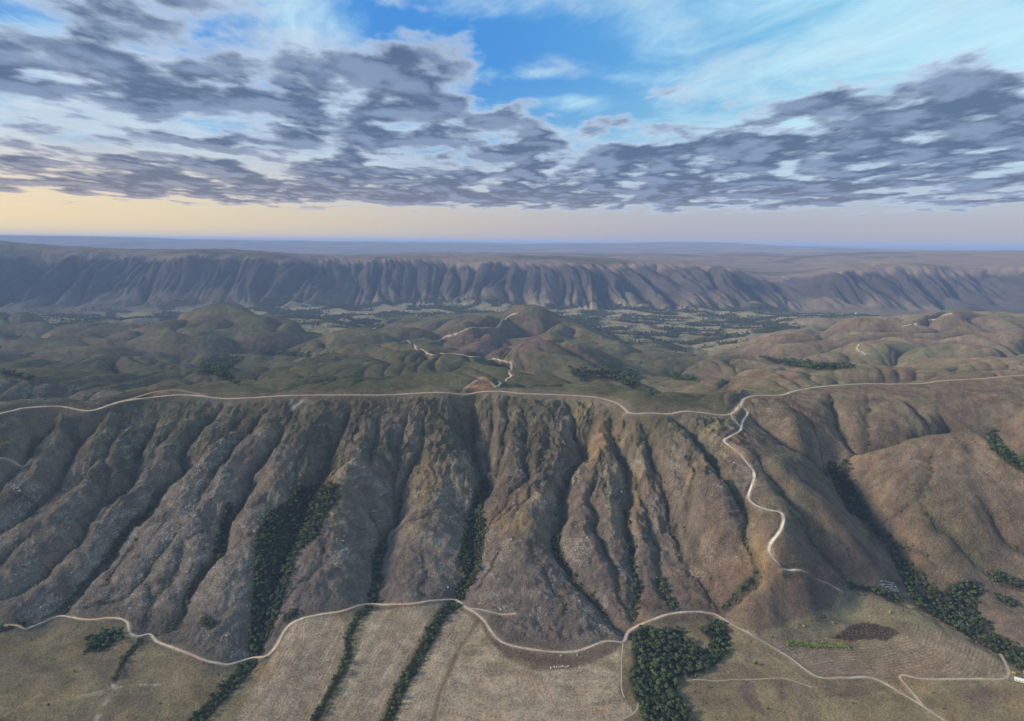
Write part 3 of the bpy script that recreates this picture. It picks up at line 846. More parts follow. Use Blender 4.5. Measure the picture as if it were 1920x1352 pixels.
FIELDS = [
 ('field', [(549,1169),(560,1163),(589,1157),(619,1152),(636,1155),(645,1168),(647,1197),(639,1237),(624,1276),(599,1321),(578,1360),(560,1400),(400,1400),(440,1352),(470,1300),(499,1250),(522,1212)], "tan stubble field left of the narrow tree line, below the valley road"),
 ('field', [(696,1147),(797,1137),(825,1131),(826,1137),(806,1155),(788,1197),(764,1241),(740,1286),(716,1330),(700,1380),(590,1400),(620,1330),(646,1281),(668,1222),(684,1180)], "tan stubble field between the two curving tree lines"),
 ('field', [(858,1142),(889,1162),(880,1185),(858,1212),(836,1261),(815,1316),(800,1380),(722,1400),(746,1330),(772,1281),(812,1207),(838,1160)], "slender tan strip field right of the dense tree line"),
 ('field', [(900,1168),(915,1200),(938,1222),(955,1240),(1000,1258),(1060,1255),(1110,1245),(1150,1225),(1163,1212),(1161,1300),(1188,1335),(1170,1352),(1150,1400),(808,1400),(828,1300),(868,1212)], "wide pale mown field below the bend of the valley road"),
 ('field', [(1585,1112),(1600,1110),(1655,1130),(1727,1148),(1777,1176),(1846,1220),(1880,1248),(1884,1266),(1870,1271),(1720,1270),(1690,1262),(1660,1276),(1638,1266),(1538,1264),(1479,1227),(1432,1196),(1460,1186),(1479,1172),(1560,1148)], "contour ploughed field inside the bend of the farm track"),
]
lens = [(1553,1197),(1575,1186),(1598,1172),(1628,1167),(1665,1176),(1687,1187),(1672,1196),(1658,1203),(1640,1198),(1603,1202)]
heath = [(1379,1291),(1399,1276),(1415,1290),(1434,1341),(1409,1331)]
ground_near = RG < 1500
wm = wood_mask(PXv, PYv, RG)
field_id = np.zeros(H.shape, np.int8)
for i, (nm, poly, lb) in enumerate(FIELDS):
    field_id[ground_near & inpoly(PXv, PYv, poly)] = i + 1

def soft(mask):                      # blur a mask by one or two cells
    m = mask.astype(np.float32)
    for _ in range(2):
        m = (m + np.roll(m, 1, 0) + np.roll(m, -1, 0) + np.roll(m, 1, 1) + np.roll(m, -1, 1)) / 5
    return m

# ------------------------------------------------------------------ ground colour (soil, grass and rock, plus some painted light and shade)
def lerp(c, col, m):
    m = np.clip(m, 0, 1)[..., None]
    return c * (1 - m) + np.array(col, np.float32) * m
nA = fbm(XG / 240, YG / 240, 4, 101); nB = fbm(XG / 60, YG / 60, 4, 102); nC = fbm(XG / 700, YG / 700, 3, 103)
nD = fbm(XG / 18, YG / 18, 3, 104)
col = np.zeros(H.shape + (3,), np.float32) + np.array((.155, .135, .105), np.float32)
# face
col = lerp(col, (.150, .132, .116), face)
col = lerp(col, (.172, .152, .130), face * (1 - sst(PXv, 350, 800)) * .8)
col = lerp(col, (.150, .150, .095), face * sst(SR, -170, -20) * (0.45 + 0.5 * sst(nB, -.2, .4)))
col = lerp(col, (.215, .185, .110), face * sst(nB + nA * .6, 0.1, 0.7) * 0.75 * sst(PXv, 560, 700) * (1 - sst(PYv, 960, 1080)))
col = lerp(col, (.166, .138, .105), face * sst(PXv, 1330, 1480) * 0.95)
col = lerp(col, (.200, .160, .115), face * sst(PXv, 1330, 1480) * sst(nA, -.1, .5) * 0.7)
col = lerp(col, (.140, .138, .090), face * sst(PXv, 1330, 1480) * sst(nB - nA, .1, .6) * 0.6)
col = lerp(col, (.155, .120, .098), face * (1 - sst(FR, 40, 150)) * sst(PXv, 1050, 1200) * 0.75)
col = lerp(col, (.125, .112, .104), face * (1 - sst(FR, 30, 130)) * (1 - sst(PXv, 1050, 1200)) * 0.6)
dk = sst(fbm(XG / 90, YG / 60, 4, 330) + .35 * sst(SR, -260, -60) * sst(PXv, 150, 300) * (1 - sst(PXv, 900, 1100)), -.05, .45)
col = lerp(col, (.088, .090, .062), face * dk * sst(SR, -330, -120) * (1 - sst(PXv, 1250, 1400)) * .8)
col = lerp(col, (.105, .092, .080), face * sst(fbm(XG / 45, YG / 30, 4, 331), .15, .6) * .5)
rock = face * (1 - sst(PXv, 1400, 1500)) * sst(nA * .8 + nB * .7 + 0.35 * (1 - sst(PXv, 350, 650)) * sst(PYv, 850, 1000), -0.05, 0.55)
led = sst(np.sin(H / 2.7 + 2.2 * fbm(XG / 70, YG / 70, 3, 500)), .55, .95) * sst(fbm(XG / 45, YG / 80, 3, 501), -.05, .4)
rock = np.clip(rock * .8 + led * face * (1 - sst(PXv, 1400, 1500)) * sst(FR, 60, 140) * .9, 0, 1.1)
rock = rock * (1 - sst(SR, -110, -20) * 0.55) * (1 - bed)
rock += face * sst(PXv, 1400, 1500) * sst(nB + nA, .45, .9) * 0.45
# plain
pl = plain * (RG < 1500)
col = lerp(col, (.205, .178, .112), pl)
col = lerp(col, (.255, .215, .130), pl * sst(nB + nA * .5, 0.0, .6) * .7)
col = lerp(col, (.150, .120, .100), pl * sst(-nB - nA * .4, .2, .7) * .6)
# dark brown apron below the road around the bend
apr = np.exp(-(polydist(PXv, PYv, [(905,1175),(925,1205),(960,1228),(1030,1240),(1100,1235),(1150,1215)]) / 14) ** 2) * ground_near
col = lerp(col, (.135, .100, .080), apr * .8 * (PYv > 1100))
# fields
tan = [(.33, .27, .205), (.31, .255, .19), (.32, .265, .20), (.37, .305, .23), (.245, .20, .15)]
furco = np.zeros(H.shape, np.float32); furst = np.zeros(H.shape, np.float32)
for i in range(5):
    fm = soft(field_id == i + 1)
    v = 1 + 0.10 * nB + 0.07 * nD
    c = np.array(tan[i], np.float32) * v[..., None]
    col = col * (1 - fm[..., None]) + c * fm[..., None]
    if i < 3:
        e = {0: ((545, 1352), (646, 1180)), 1: ((640, 1352), (760, 1150)), 2: ((770, 1352), (870, 1160))}[i]
        a = hit(H, *e[0], 600, 1500); b = hit(H, *e[1], 600, 1500)
        dxx, dyy = b[0] - a[0], b[1] - a[1]; L = math.hypot(dxx, dyy)
        co = ((XG - a[0]) * dyy - (YG - a[1]) * dxx) / L
        s_ = 0.4
    elif i == 3:
        co = YG + 18 * fbm(XG / 120, YG / 120, 2, 130) + 0.1 * XG; s_ = 0.22
    else:
        spine = np.array([hit(H, px, py, 600, 1500) for px, py in [(1470,1232),(1560,1215),(1640,1212),(1700,1196),(1712,1170)]])
        co = np.full(H.shape, 1e6)
        kk = ground_near & (XG > 250)
        co[kk] = polydist(XG[kk], YG[kk], spine)
        s_ = 1.0
    furco = np.where(field_id == i + 1, co, furco); furst = np.maximum(furst, fm * s_)
fm5 = soft(field_id == 5)
col = lerp(col, (.200, .190, .125), fm5 * (1 - sst(PYv, 1165, 1215)) * (1 - sst(PXv, 1740, 1820)) * .85)
col = lerp(col, (.165, .165, .105), fm5 * sst(nA, 0.0, .5) * .4)
furst *= 1 - fm5 * (1 - sst(PYv, 1170, 1225)) * (1 - sst(PXv, 1660, 1740)) * .85
col = lerp(col, (.085, .066, .055), soft(ground_near & inpoly(PXv, PYv, lens)))
furst *= 1 - soft(ground_near & inpoly(PXv, PYv, lens))
col = lerp(col, (.150, .108, .092), soft(ground_near & inpoly(PXv, PYv, heath)) * .85)
for (ex, ey, rx_, ry_) in ((80,1255,32,10),(1590,1300,24,9),(1855,1300,60,14),(1465,1300,14,30),(1250,1300,20,30),(1240,1235,60,60)):
    q = ((PXv - ex) / rx_) ** 2 + ((PYv - ey) / ry_) ** 2
    col = lerp(col, (.135, .105, .090), np.exp(-q * 1.2) * pl * .8 * (field_id == 0))
f4 = soft(field_id == 4)
col = lerp(col, (.36, .31, .235), f4 * sst(gnoise(XG / 90, YG / 16, 140) + nD * .4, .1, .6) * .6)
col = lerp(col, (.215, .190, .120), f4 * (1 - sst(PYv, 1225, 1285)) * sst(nB, -.4, .3) * .75)
for i, pr in ((0, [(470,1352),(560,1180)]), (0, [(600,1290),(642,1200)]), (1, [(610,1352),(700,1165)]), (1, [(725,1300),(800,1160)]), (2, [(790,1340),(850,1215)]), (3, [(862,1220),(835,1290),(822,1352)])):
    dl = polydist(PXv, PYv, pr) / 1.6
    col = lerp(col, (.42, .36, .27) if i < 3 else (.16, .125, .09), np.exp(-dl ** 2) * (RG < 1500) * .5)
fe = (field_id > 0) & (field_id < 5)
col = lerp(col, (.40, .345, .265), soft(fe) * sst(gnoise(furco / 9, YG / 160, 141) + .5 * nD, .05, .5) * .6)
col = lerp(col, (.225, .18, .135), soft(fe) * sst(gnoise(furco / 14, YG / 120, 142) + .4 * nB, .2, .7) * .5)
# golden verge rims
rim = ground_near & (np.exp(-(polydist(PXv, PYv, [(1429,1192),(1479,1172),(1540,1152),(1568,1137),(1578,1110)]) / 3.5) ** 2) > .4)
col = lerp(col, (.34, .27, .12), soft(rim) * .7)
rim2 = np.exp(-(polydist(PXv, PYv, [(1680,1130),(1727,1144),(1777,1173),(1851,1217),(1900,1256)]) / 3.0) ** 2) * ground_near
col = lerp(col, (.36, .31, .12), rim2 * .8 * sst(nD, -.3, .2))
rim3 = np.exp(-(polydist(PXv, PYv, lens + [lens[0]]) / 1.8) ** 2) * ground_near
col = lerp(col, (.30, .27, .11), rim3 * .8 * sst(nD, -.3, .3))
# gravel wash and thin pale lines on the plain
wash = np.minimum(polydist(PXv, PYv, [(213,1285),(203,1295),(200,1312),(188,1330),(180,1352),(170,1370)]) / 5.0, polydist(PXv, PYv, [(150,1305),(200,1295),(240,1284),(300,1284)]) / 1.6)
col = lerp(col, (.42, .39, .34), np.exp(-wash ** 2) * ground_near * .8 * sst(nD, -.3, .15))
for ln in ([(0,1330),(60,1320),(120,1312),(190,1302)], [(440,1298),(560,1300),(690,1310),(760,1312)], [(760,1312),(830,1318),(900,1334),(980,1352)], [(1440,1225),(1530,1290)], [(0,1345),(80,1300)]):
    col = lerp(col, (.37, .32, .24), np.exp(-(polydist(PXv, PYv, ln) / 1.3) ** 2) * ground_near * .6)
# scars and pale rock streaks on the face
scar = np.minimum(polydist(PXv, PYv, [(576,745),(566,752),(556,760),(548,766)]) / 3.5, polydist(PXv, PYv, [(548,750),(543,757)]) / 2.5)
scar = np.minimum(scar, polydist(PXv, PYv, [(1100,950),(1060,935)]) / 1e3 + 9)
col = lerp(col, (.40, .38, .35), np.exp(-scar ** 2) * face * .9)
for (ex, ey, rx_, ry_) in ((1268,890,22,60),(1230,960,20,60),(1345,1040,40,35),(820,1010,55,30),(1020,940,40,40),(230,1010,70,50),(330,1010,60,60),(150,1080,80,40),(640,1040,40,35),(870,1080,30,20),(1200,870,30,20),(1280,1080,60,20),(60,1100,60,40),(290,1130,60,30)):
    q = ((PXv - ex) / rx_) ** 2 + ((PYv - ey) / ry_) ** 2
    rock = np.maximum(rock, np.exp(-q) * face * (0.55 + 0.5 * sst(nB, -.4, .3)))
gold = ((620,920,26,50),(800,905,30,50),(960,980,50,22),(1010,930,40,18),(1110,850,22,30),(1185,950,14,60),(1140,820,26,22),(1420,1050,40,60))  # golden spur sides and crests: their sunlit look painted into the colour
for (ex, ey, rx_, ry_) in gold:
    q = ((PXv - ex) / rx_) ** 2 + ((PYv - ey) / ry_) ** 2
    col = lerp(col, (.250, .190, .105), np.exp(-q) * face * .75)
# mid hills
mh = sst(SR, 0, 40) * (1 - sst(RG, 4600, 5600))
green = np.array((.108, .112, .070)); brown = np.array((.205, .168, .118))
bm = sst(PXv + 120 * nC, 1230, 1400)
mcol = green[None, None] * (1 - bm[..., None]) + brown * bm[..., None]
mcol = mcol * (1 + .16 * nA + .10 * nB)[..., None]
col = col * (1 - mh[..., None]) + mcol.astype(np.float32) * mh[..., None]
col = lerp(col, (.155, .165, .100), mh * bm * sst(nA + nC, -.1, .5) * .75)
col = lerp(col, (.175, .150, .105), mh * (1 - bm) * sst(nC - nB * .5, .05, .5) * .55)
col = lerp(col, (.150, .118, .108), mh * sst(slope, .10, .26) * .6)
col = lerp(col, (.170, .125, .118), mh * inpoly(PXv, PYv, [(820,640),(870,622),(935,614),(985,600),(1040,640),(1020,655),(900,668),(840,662)]) * .8)
lpale = mh * inpoly(PXv, PYv, [(-200,712),(60,712),(230,735),(200,760),(-200,775)])
rock = np.maximum(rock, lpale * .8 * sst(nB, -.3, .2)); col = lerp(col, (.15, .135, .115), lpale * .7)
rock = np.maximum(rock, mh * sst(slope, .09, .2) * .3)
# bare red earth patches
for poly in ([(270,746),(292,734),(313,731),(317,737),(292,743)], [(510,734),(530,726),(545,724),(521,734)], [(872,730),(884,719),(892,708),(908,707),(921,719),(929,727),(900,731)]):
    k = soft((RG > 1480) & (RG < 2400) & inpoly(PXv, PYv, poly))
    col = lerp(col, (.36, .21, .14), k * (.5 + .5 * sst(nD, -.4, .3)))
# valley floor beyond: pastures and woods
vf = sst(RG, 3200, 3900) * (1 - sst(RG, 6000, 6400)) * (1 - sst(H, 100, 140))
pas = sst(gnoise(XG / 300, YG / 190, 150) + .6 * gnoise(XG / 110, YG / 80, 151), -.06, .06)
vcol = np.array((.050, .058, .042))[None, None] * (1 - pas[..., None]) + np.array((.25, .225, .15)) * pas[..., None] * (1 + .2 * nB[..., None])
col = col * (1 - vf[..., None]) + vcol.astype(np.float32) * vf[..., None]
forest_far = vf * (1 - pas)
# far wall and plateau
fw = sst(RG, 5900, 6300)
wcol = np.array((.066, .066, .070)) * (1 + .2 * nA + .15 * nC)[..., None]
col = col * (1 - fw[..., None]) + wcol.astype(np.float32) * fw[..., None]
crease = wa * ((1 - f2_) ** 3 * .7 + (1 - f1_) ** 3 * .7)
col = lerp(col, (.050, .060, .045), np.clip(crease, 0, .8))  # creases between flutes painted darker to deepen their shade
fans = fw * (1 - sst(tz, .1, .35)) * (RG < 7200)
col = lerp(col, (.185, .160, .115), fans * .6)
col = lerp(col, (.045, .058, .042), fans * sst(-nC - nA * .6, .0, .35) * .9 * (1 - sst(tz, .02, .14)))
pm = sst(RG, 7300, 8000)
col = lerp(col, (.20, .165, .135), sst(wt, .92, 1.06) * .85)
col = lerp(col, (.085, .085, .060), sst(wt, 1.05, 1.2) * sst(fbm(XG / 1500, YG / 900, 3, 160), .15, .4) * .8)
# gully beds: dark shrubs, with the gully shade deepened in the colour
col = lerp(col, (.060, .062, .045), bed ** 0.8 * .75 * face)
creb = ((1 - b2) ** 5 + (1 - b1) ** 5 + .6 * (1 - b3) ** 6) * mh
col = lerp(col, (.060, .072, .045), np.clip(creb, 0, 1) * .8)  # hill creases painted darker, adding to the shade in the clefts
# under the woods
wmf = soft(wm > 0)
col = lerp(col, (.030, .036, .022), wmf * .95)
rock = np.clip(rock * (1 - wmf) * (1 - roadmask), 0, 1)
mott = fbm(XG / 34, YG / 26, 4, 400, .6)
col *= (1 + .22 * mott * (face + mh * .8 + pl * .5) * (1 - roadmask))[..., None]
red = sst(fbm(XG / 130, YG / 100, 3, 401), .2, .6) * face * .28
col = lerp(col, (.20, .145, .105), red * sst(PXv, 900, 1200))
# verges
verge = np.clip(roadmask, 0, 1)
col = lerp(col, (.30, .25, .19), verge * .8)

# ------------------------------------------------------------------ materials
def new_mat(name):
    m = bpy.data.materials.new(name)
    m.use_nodes = True
    m.node_tree.nodes.clear()
    return m, NT(m.node_tree)

def ground_material():
    m, t = new_mat("ground_cover")
    geo = t.n('ShaderNodeNewGeometry')
    pos = geo.outputs['Position']
    at = t.n('ShaderNodeAttribute', attribute_name='Col')
    mk = t.n('ShaderNodeAttribute', attribute_name='Mask')
    fc = t.n('ShaderNodeAttribute', attribute_name='Furrow')
    s = t.n('ShaderNodeSeparateColor')
    t.put(s.inputs[0], mk.outputs['Color'])
    rockm, furm, nearm = s.outputs[0], s.outputs[1], s.outputs[2]
    n1 = t.noise(pos, 0.045, 7, 0.62)
    n2 = t.noise(pos, 0.36, 6, 0.75)
    n3 = t.noise(pos, 0.006, 8, 0.6)
    b = t.m('ADD', t.m('MULTIPLY', n1, 0.62), t.m('SUBTRACT', t.m('MULTIPLY', n2, 1.5), .39))
    b = t.m('ADD', b, t.m('MULTIPLY', n3, 0.7))
    b = t.mr(b, 0.66, 1.38, 0.40, 1.62, smooth=False)
    c = t.mix(1.0, at.outputs['Color'], t.comb(b, b, b), 'MULTIPLY')
    # tint drift between reddish and olive
    n4 = t.noise(pos, 0.02, 5, 0.6)
    c = t.mix(t.m('MULTIPLY', t.mr(n4, .52, .66), .35), c, t.mix(1.0, c, (1.18, .96, .82), 'MULTIPLY'))
    # pale bedrock: flecks and ledges
    mp = t.n('ShaderNodeMapping'); mp.inputs['Scale'].default_value = (1.0, 0.55, 1.6)
    t.put(mp.inputs[0], pos)
    rk1 = t.noise(mp.outputs[0], 0.07, 10, 0.8, 0.6)
    rk2 = t.noise(mp.outputs[0], 0.55, 6, 0.75, 0.4)
    rr = t.m('ADD', t.m('MULTIPLY', rk1, .45), t.m('MULTIPLY', rk2, .55))
    thr = t.m('SUBTRACT', 0.60, t.m('MULTIPLY', rockm, 0.135))
    rm = t.mr(t.m('SUBTRACT', rr, thr), -0.01, 0.10)
    rm = t.m('MULTIPLY', rm, t.m('MINIMUM', t.m('MULTIPLY', rockm, 2.2), 1.0))
    rcol = t.mix(t.mr(rk2, .35, .65), (.24, .215, .185), (.50, .455, .395))
    c = t.mix(t.m('MULTIPLY', rm, .8), c, rcol)
    # dark tussocks and shrubs
    vo = t.n('ShaderNodeTexVoronoi', feature='F1')
    t.put(vo.inputs['Vector'], pos); vo.inputs['Scale'].default_value = 0.16
    sp = t.m('MULTIPLY', t.mr(vo.outputs['Distance'], .10, .26, 1, 0), t.mr(t.noise(pos, .03, 4, .6), .5, .62))
    c = t.mix(t.m('MULTIPLY', t.m('MULTIPLY', sp, nearm), .62), c, (.045, .05, .032))
    # crop rows
    fn = t.noise(pos, .12, 3, .5)
    ph = t.m('ADD', t.m('MULTIPLY', fc.outputs['Fac'], 2 * math.pi / 5.2), t.m('MULTIPLY', fn, 1.6))
    st = t.m('ADD', t.m('MULTIPLY', t.m('SINE', ph), .5), .5)
    ph2 = t.m('ADD', t.m('MULTIPLY', fc.outputs['Fac'], 2 * math.pi / 17.0), t.m('MULTIPLY', fn, 3.0))
    st = t.m('ADD', t.m('MULTIPLY', st, .7), t.m('MULTIPLY', t.m('ADD', t.m('MULTIPLY', t.m('SINE', ph2), .5), .5), .3))
    brk = t.mr(t.noise(pos, .09, 5, .7), .35, .65)
    fur = t.m('MULTIPLY', t.m('MULTIPLY', furm, brk), t.m('SUBTRACT', st, .5))
    fk = t.m('ADD', 1.0, t.m('MULTIPLY', fur, .62))
    c = t.mix(1.0, c, t.comb(fk, fk, fk), 'MULTIPLY')
    bs = t.n('ShaderNodeBsdfDiffuse')
    bs.inputs['Roughness'].default_value = 0.6
    t.put(bs.inputs[0], c)
    hb = t.m('ADD', t.m('MULTIPLY', n1, 8.0), t.m('MULTIPLY', n2, 3.2))
    hb = t.m('ADD', hb, t.m('MULTIPLY', t.m('MULTIPLY', rr, rockm), 7.0))
    hb = t.m('ADD', hb, t.m('MULTIPLY', t.m('MULTIPLY', furm, st), .35))
    bu = t.n('ShaderNodeBump'); bu.inputs['Strength'].default_value = 1.0
    bu.inputs['Distance'].default_value = 1.0
    t.put(bu.inputs['Height'], hb)
    t.put(bs.inputs['Normal'], bu.outputs[0])
    o = t.n('ShaderNodeOutputMaterial')
    t.put(o.inputs[0], bs.outputs[0])
    return m
GM = ground_material()

def simple_mat(name, c1, c2, scale, rough=.9, bump=0.0, detail=5, var=None):
    m, t = new_mat(name)
    geo = t.n('ShaderNodeNewGeometry')
    n = t.noise(geo.outputs['Position'], scale, detail, .62)
    c = t.mix(t.mr(n, .35, .65), c1, c2)
    if var:
        oi = t.n('ShaderNodeObjectInfo')
        k = t.mr(oi.outputs['Random'], 0, 1, var[0], var[1], smooth=False)
        c = t.mix(1.0, c, t.comb(k, k, t.m('MULTIPLY', k, .9)), 'MULTIPLY')
        h = t.mr(oi.outputs['Random'], .72, .98)
        k2 = t.m('FRACT', t.m('MULTIPLY', oi.outputs['Random'], 7.31))
        c = t.mix(t.m('MULTIPLY', t.mr(k2, .7, 1.0), .6), c, t.mix(1.0, c, (1.7, 1.45, .8), 'MULTIPLY'))
    bs = t.n('ShaderNodeBsdfPrincipled')
    t.put(bs.inputs['Base Color'], c)
    bs.inputs['Roughness'].default_value = rough
    bs.inputs['Specular IOR Level'].default_value = .15
    if bump:
        bu = t.n('ShaderNodeBump'); bu.inputs['Distance'].default_value = bump; bu.inputs['Strength'].default_value = .7
        t.put(bu.inputs['Height'], t.noise(geo.outputs['Position'], scale * 3, 5, .7))
        t.put(bs.inputs['Normal'], bu.outputs[0])
    o = t.n('ShaderNodeOutputMaterial')
    t.put(o.inputs[0], bs.outputs[0])
    return m

# ------------------------------------------------------------------ terrain objects (one height field, cut along its natural borders)
def tag(o, label=None, cat=None, group=None, kind=None):
    if label: o['label'] = label
    if cat: o['category'] = cat
    if group: o['group'] = group
    if kind: o['kind'] = kind
    return o

V = np.stack([XG, YG, H], -1).astype(np.float32).reshape(-1, 3)
NV = np.stack([NX, NY, NZ], -1).astype(np.float32).reshape(-1, 3)
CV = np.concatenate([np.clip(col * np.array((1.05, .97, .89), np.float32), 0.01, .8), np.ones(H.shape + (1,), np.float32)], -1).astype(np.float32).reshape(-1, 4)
nearm = (RG < 3500).astype(np.float32) * (1 - np.clip(furst, 0, 1) * .8) * (1 - .8 * verge)
MV = np.stack([rock, furst, nearm, np.ones_like(rock)], -1).astype(np.float32).reshape(-1, 4)
FV = furco.astype(np.float32).reshape(-1)
idx = np.arange(NR * NA).reshape(NR, NA)
quads = np.stack([idx[:-1, :-1], idx[:-1, 1:], idx[1:, 1:], idx[1:, :-1]], -1)
rc = RG[:-1, :-1]; src = SR[:-1, :-1]; frc = FR[:-1, :-1]
reg = np.zeros(rc.shape, np.int8)                    # 0 valley ground
reg[(frc > 0) & (src <= 0)] = 6                      # hillside
reg[src > 0] = 7                                     # hills
reg[(rc > 4600)] = 8                                 # far valley
reg[(rc > 6000)] = 9                                 # far escarpment
reg[(rc > 8000)] = 10                                # plateau
reg[(rc > 16000)] = 11
fid = field_id[:-1, :-1]
reg = np.where((fid > 0) & (rc < 1500), fid, reg)
REGN = {0: ('valley_ground', "olive and brown pasture at the foot of the ridge"),
        6: ('hillside', "steep grey brown mountainside cut by deep gullies below the crest road"),
        7: ('hills', "rolling green and brown hills behind the ridge road"),
        8: ('valley_floor', "far valley floor with pale pastures and dark woods"),
        9: ('escarpment', "long bluish fluted escarpment beyond the far valley"),
        10: ('plateau', "flat tableland above the long escarpment"),
        11: ('distant_hills', "hazy blue ranges on the horizon")}
for i, f in enumerate(FIELDS):
    REGN[i + 1] = (f[0], f[2])

def terrain_obj(name, label, q):
    q = q.reshape(-1, 4)
    used, inv = np.unique(q, return_inverse=True)
    inv = inv.reshape(-1, 4).astype(np.int32)
    me = bpy.data.meshes.new(name)
    me.vertices.add(len(used)); me.vertices.foreach_set('co', V[used].ravel())
    me.loops.add(inv.size); me.loops.foreach_set('vertex_index', inv.ravel())
    me.polygons.add(len(inv))
    me.polygons.foreach_set('loop_start', np.arange(0, inv.size, 4, dtype=np.int32))
    me.update(calc_edges=True)
    me.validate()
    me.polygons.foreach_set('use_smooth', np.ones(len(inv), bool))
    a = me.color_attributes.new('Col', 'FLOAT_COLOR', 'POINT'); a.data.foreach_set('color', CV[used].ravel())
    a = me.color_attributes.new('Mask', 'FLOAT_COLOR', 'POINT'); a.data.foreach_set('color', MV[used].ravel())
    a = me.attributes.new('Furrow', 'FLOAT', 'POINT'); a.data.foreach_set('value', FV[used])
    me.normals_split_custom_set_from_vertices(NV[used])
    me.materials.append(GM)
    o = bpy.data.objects.new(name, me)
    COL.objects.link(o)
    tag(o, label, kind='structure')
    return o
for k, (nm, lb) in REGN.items():
    sel = quads[reg == k]
    if len(sel):
        terrain_obj(nm, lb, sel)

# ------------------------------------------------------------------ road ribbons
def road_mat(name, c):
    m, t = new_mat(name)
    geo = t.n('ShaderNodeNewGeometry')
    at = t.n('ShaderNodeAttribute', attribute_name='Across')
    n = t.noise(geo.outputs['Position'], .25, 6, .7)
    n2 = t.noise(geo.outputs['Position'], .02, 4, .6)
    d = tuple(x * .68 for x in c)
    cc = t.mix(t.mr(n, .38, .66), d, tuple(min(.8, x * 1.12) for x in c))
    n3 = t.noise(geo.outputs['Position'], .045, 5, .65)
    cc = t.mix(t.m('MULTIPLY', t.mr(n3, .46, .62), .55), cc, (.27, .215, .16))
    cc = t.mix(t.m('MULTIPLY', t.mr(n2, .50, .60), .6), cc, (.44, .25, .165))
    e = t.m('MULTIPLY', t.mr(t.m('ADD', at.outputs['Fac'], t.m('MULTIPLY', n, 1.3)), 1.05, 1.6), .85)
    cc = t.mix(e, cc, (.19, .16, .115))
    # grass strip between the wheel tracks
    g = t.m('MULTIPLY', t.mr(at.outputs['Fac'], .05, .25, 1, 0), t.mr(n, .5, .6))
    cc = t.mix(t.m('MULTIPLY', g, .35), cc, (.2, .18, .12))
    bs = t.n('ShaderNodeBsdfDiffuse'); t.put(bs.inputs[0], cc)
    o = t.n('ShaderNodeOutputMaterial'); t.put(o.inputs[0], bs.outputs[0])
    return m
RM = {k: road_mat('dirt_' + k, v) for k, v in RC.items()}

for k, P in road_world.items():
    d = ROADS[k]
    hw = d['w']
    n = len(P)
    tg = np.gradient(P, axis=0)
    tg /= np.linalg.norm(tg, axis=1)[:, None] + 1e-9
    nr = np.column_stack([tg[:, 1], -tg[:, 0]])
    s = np.cumsum(np.r_[0, np.linalg.norm(np.diff(P, axis=0), axis=1)])
    lift = 0.35 if np.hypot(*P.T).mean() < 2200 else 1.6
    verts, acr = [], []
    offs = (-1.0, -.6, -.2, .2, .6, 1.0)
    wl_ = hw * (1 + .45 * gnoise(s / 26, s * 0 + 3.3, 7) + .25 * gnoise(s / 7, s * 0 + 1.3, 8))
    wr_ = hw * (1 + .45 * gnoise(s / 31, s * 0 + 9.3, 9) + .25 * gnoise(s / 8, s * 0 + 6.3, 10))
    fade = np.minimum(1, np.minimum(np.arange(n), np.arange(n)[::-1]) / 2 + .45)
    for o_ in offs:
        wd = (wl_ if o_ < 0 else wr_) * fade
        X = P[:, 0] + nr[:, 0] * o_ * wd; Y = P[:, 1] + nr[:, 1] * o_ * wd
        hz = Hat(H, X, Y)
        Z = np.maximum(hz + lift * (0.45 if abs(o_) == 1 else 1.0), hz + .12)
        verts.append(np.column_stack([X, Y, Z])); acr.append(np.full(n, abs(o_)))
    verts = np.stack(verts, 1).reshape(-1, 3); acr = np.stack(acr, 1).ravel()
    m_ = len(offs)
    faces = [(i * m_ + j, (i + 1) * m_ + j, (i + 1) * m_ + j + 1, i * m_ + j + 1) for i in range(n - 1) for j in range(m_ - 1)]
    me = bpy.data.meshes.new('dirt_road')
    me.from_pydata(verts.tolist(), [], faces)
    a = me.attributes.new('Across', 'FLOAT', 'POINT'); a.data.foreach_set('value', acr.astype(np.float32))
    if me.polygons[0].normal.z < 0:
        me.flip_normals()
    me.materials.append(RM[d['col']])
    o = bpy.data.objects.new('dirt_road' if d['w'] > 2.6 else 'track', me)
    COL.objects.link(o)
    tag(o, d['label'], kind='structure')

# ------------------------------------------------------------------ trees
leaf = simple_mat('leaves', (.016, .030, .013), (.055, .078, .032), .55, .75, 0, 4, var=(.45, 1.7))
bark = simple_mat('bark', (.06, .045, .035), (.12, .10, .08), 2.0)
shrubm = simple_mat('shrub_leaves', (.05, .06, .03), (.10, .105, .05), .8, .8, 0, 4, var=(.6, 1.5))
goldm = simple_mat('dry_grass', (.24, .21, .07), (.42, .36, .14), 1.2, .9, 0, 4, var=(.7, 1.3))
canem = simple_mat('cane_leaves', (.10, .145, .04), (.25, .26, .08), .9, .85, 0, 4, var=(.7, 1.3))
stone = simple_mat('bare_stone', (.19, .18, .17), (.40, .385, .365), .8, .9, .3, 6, var=(.7, 1.2))

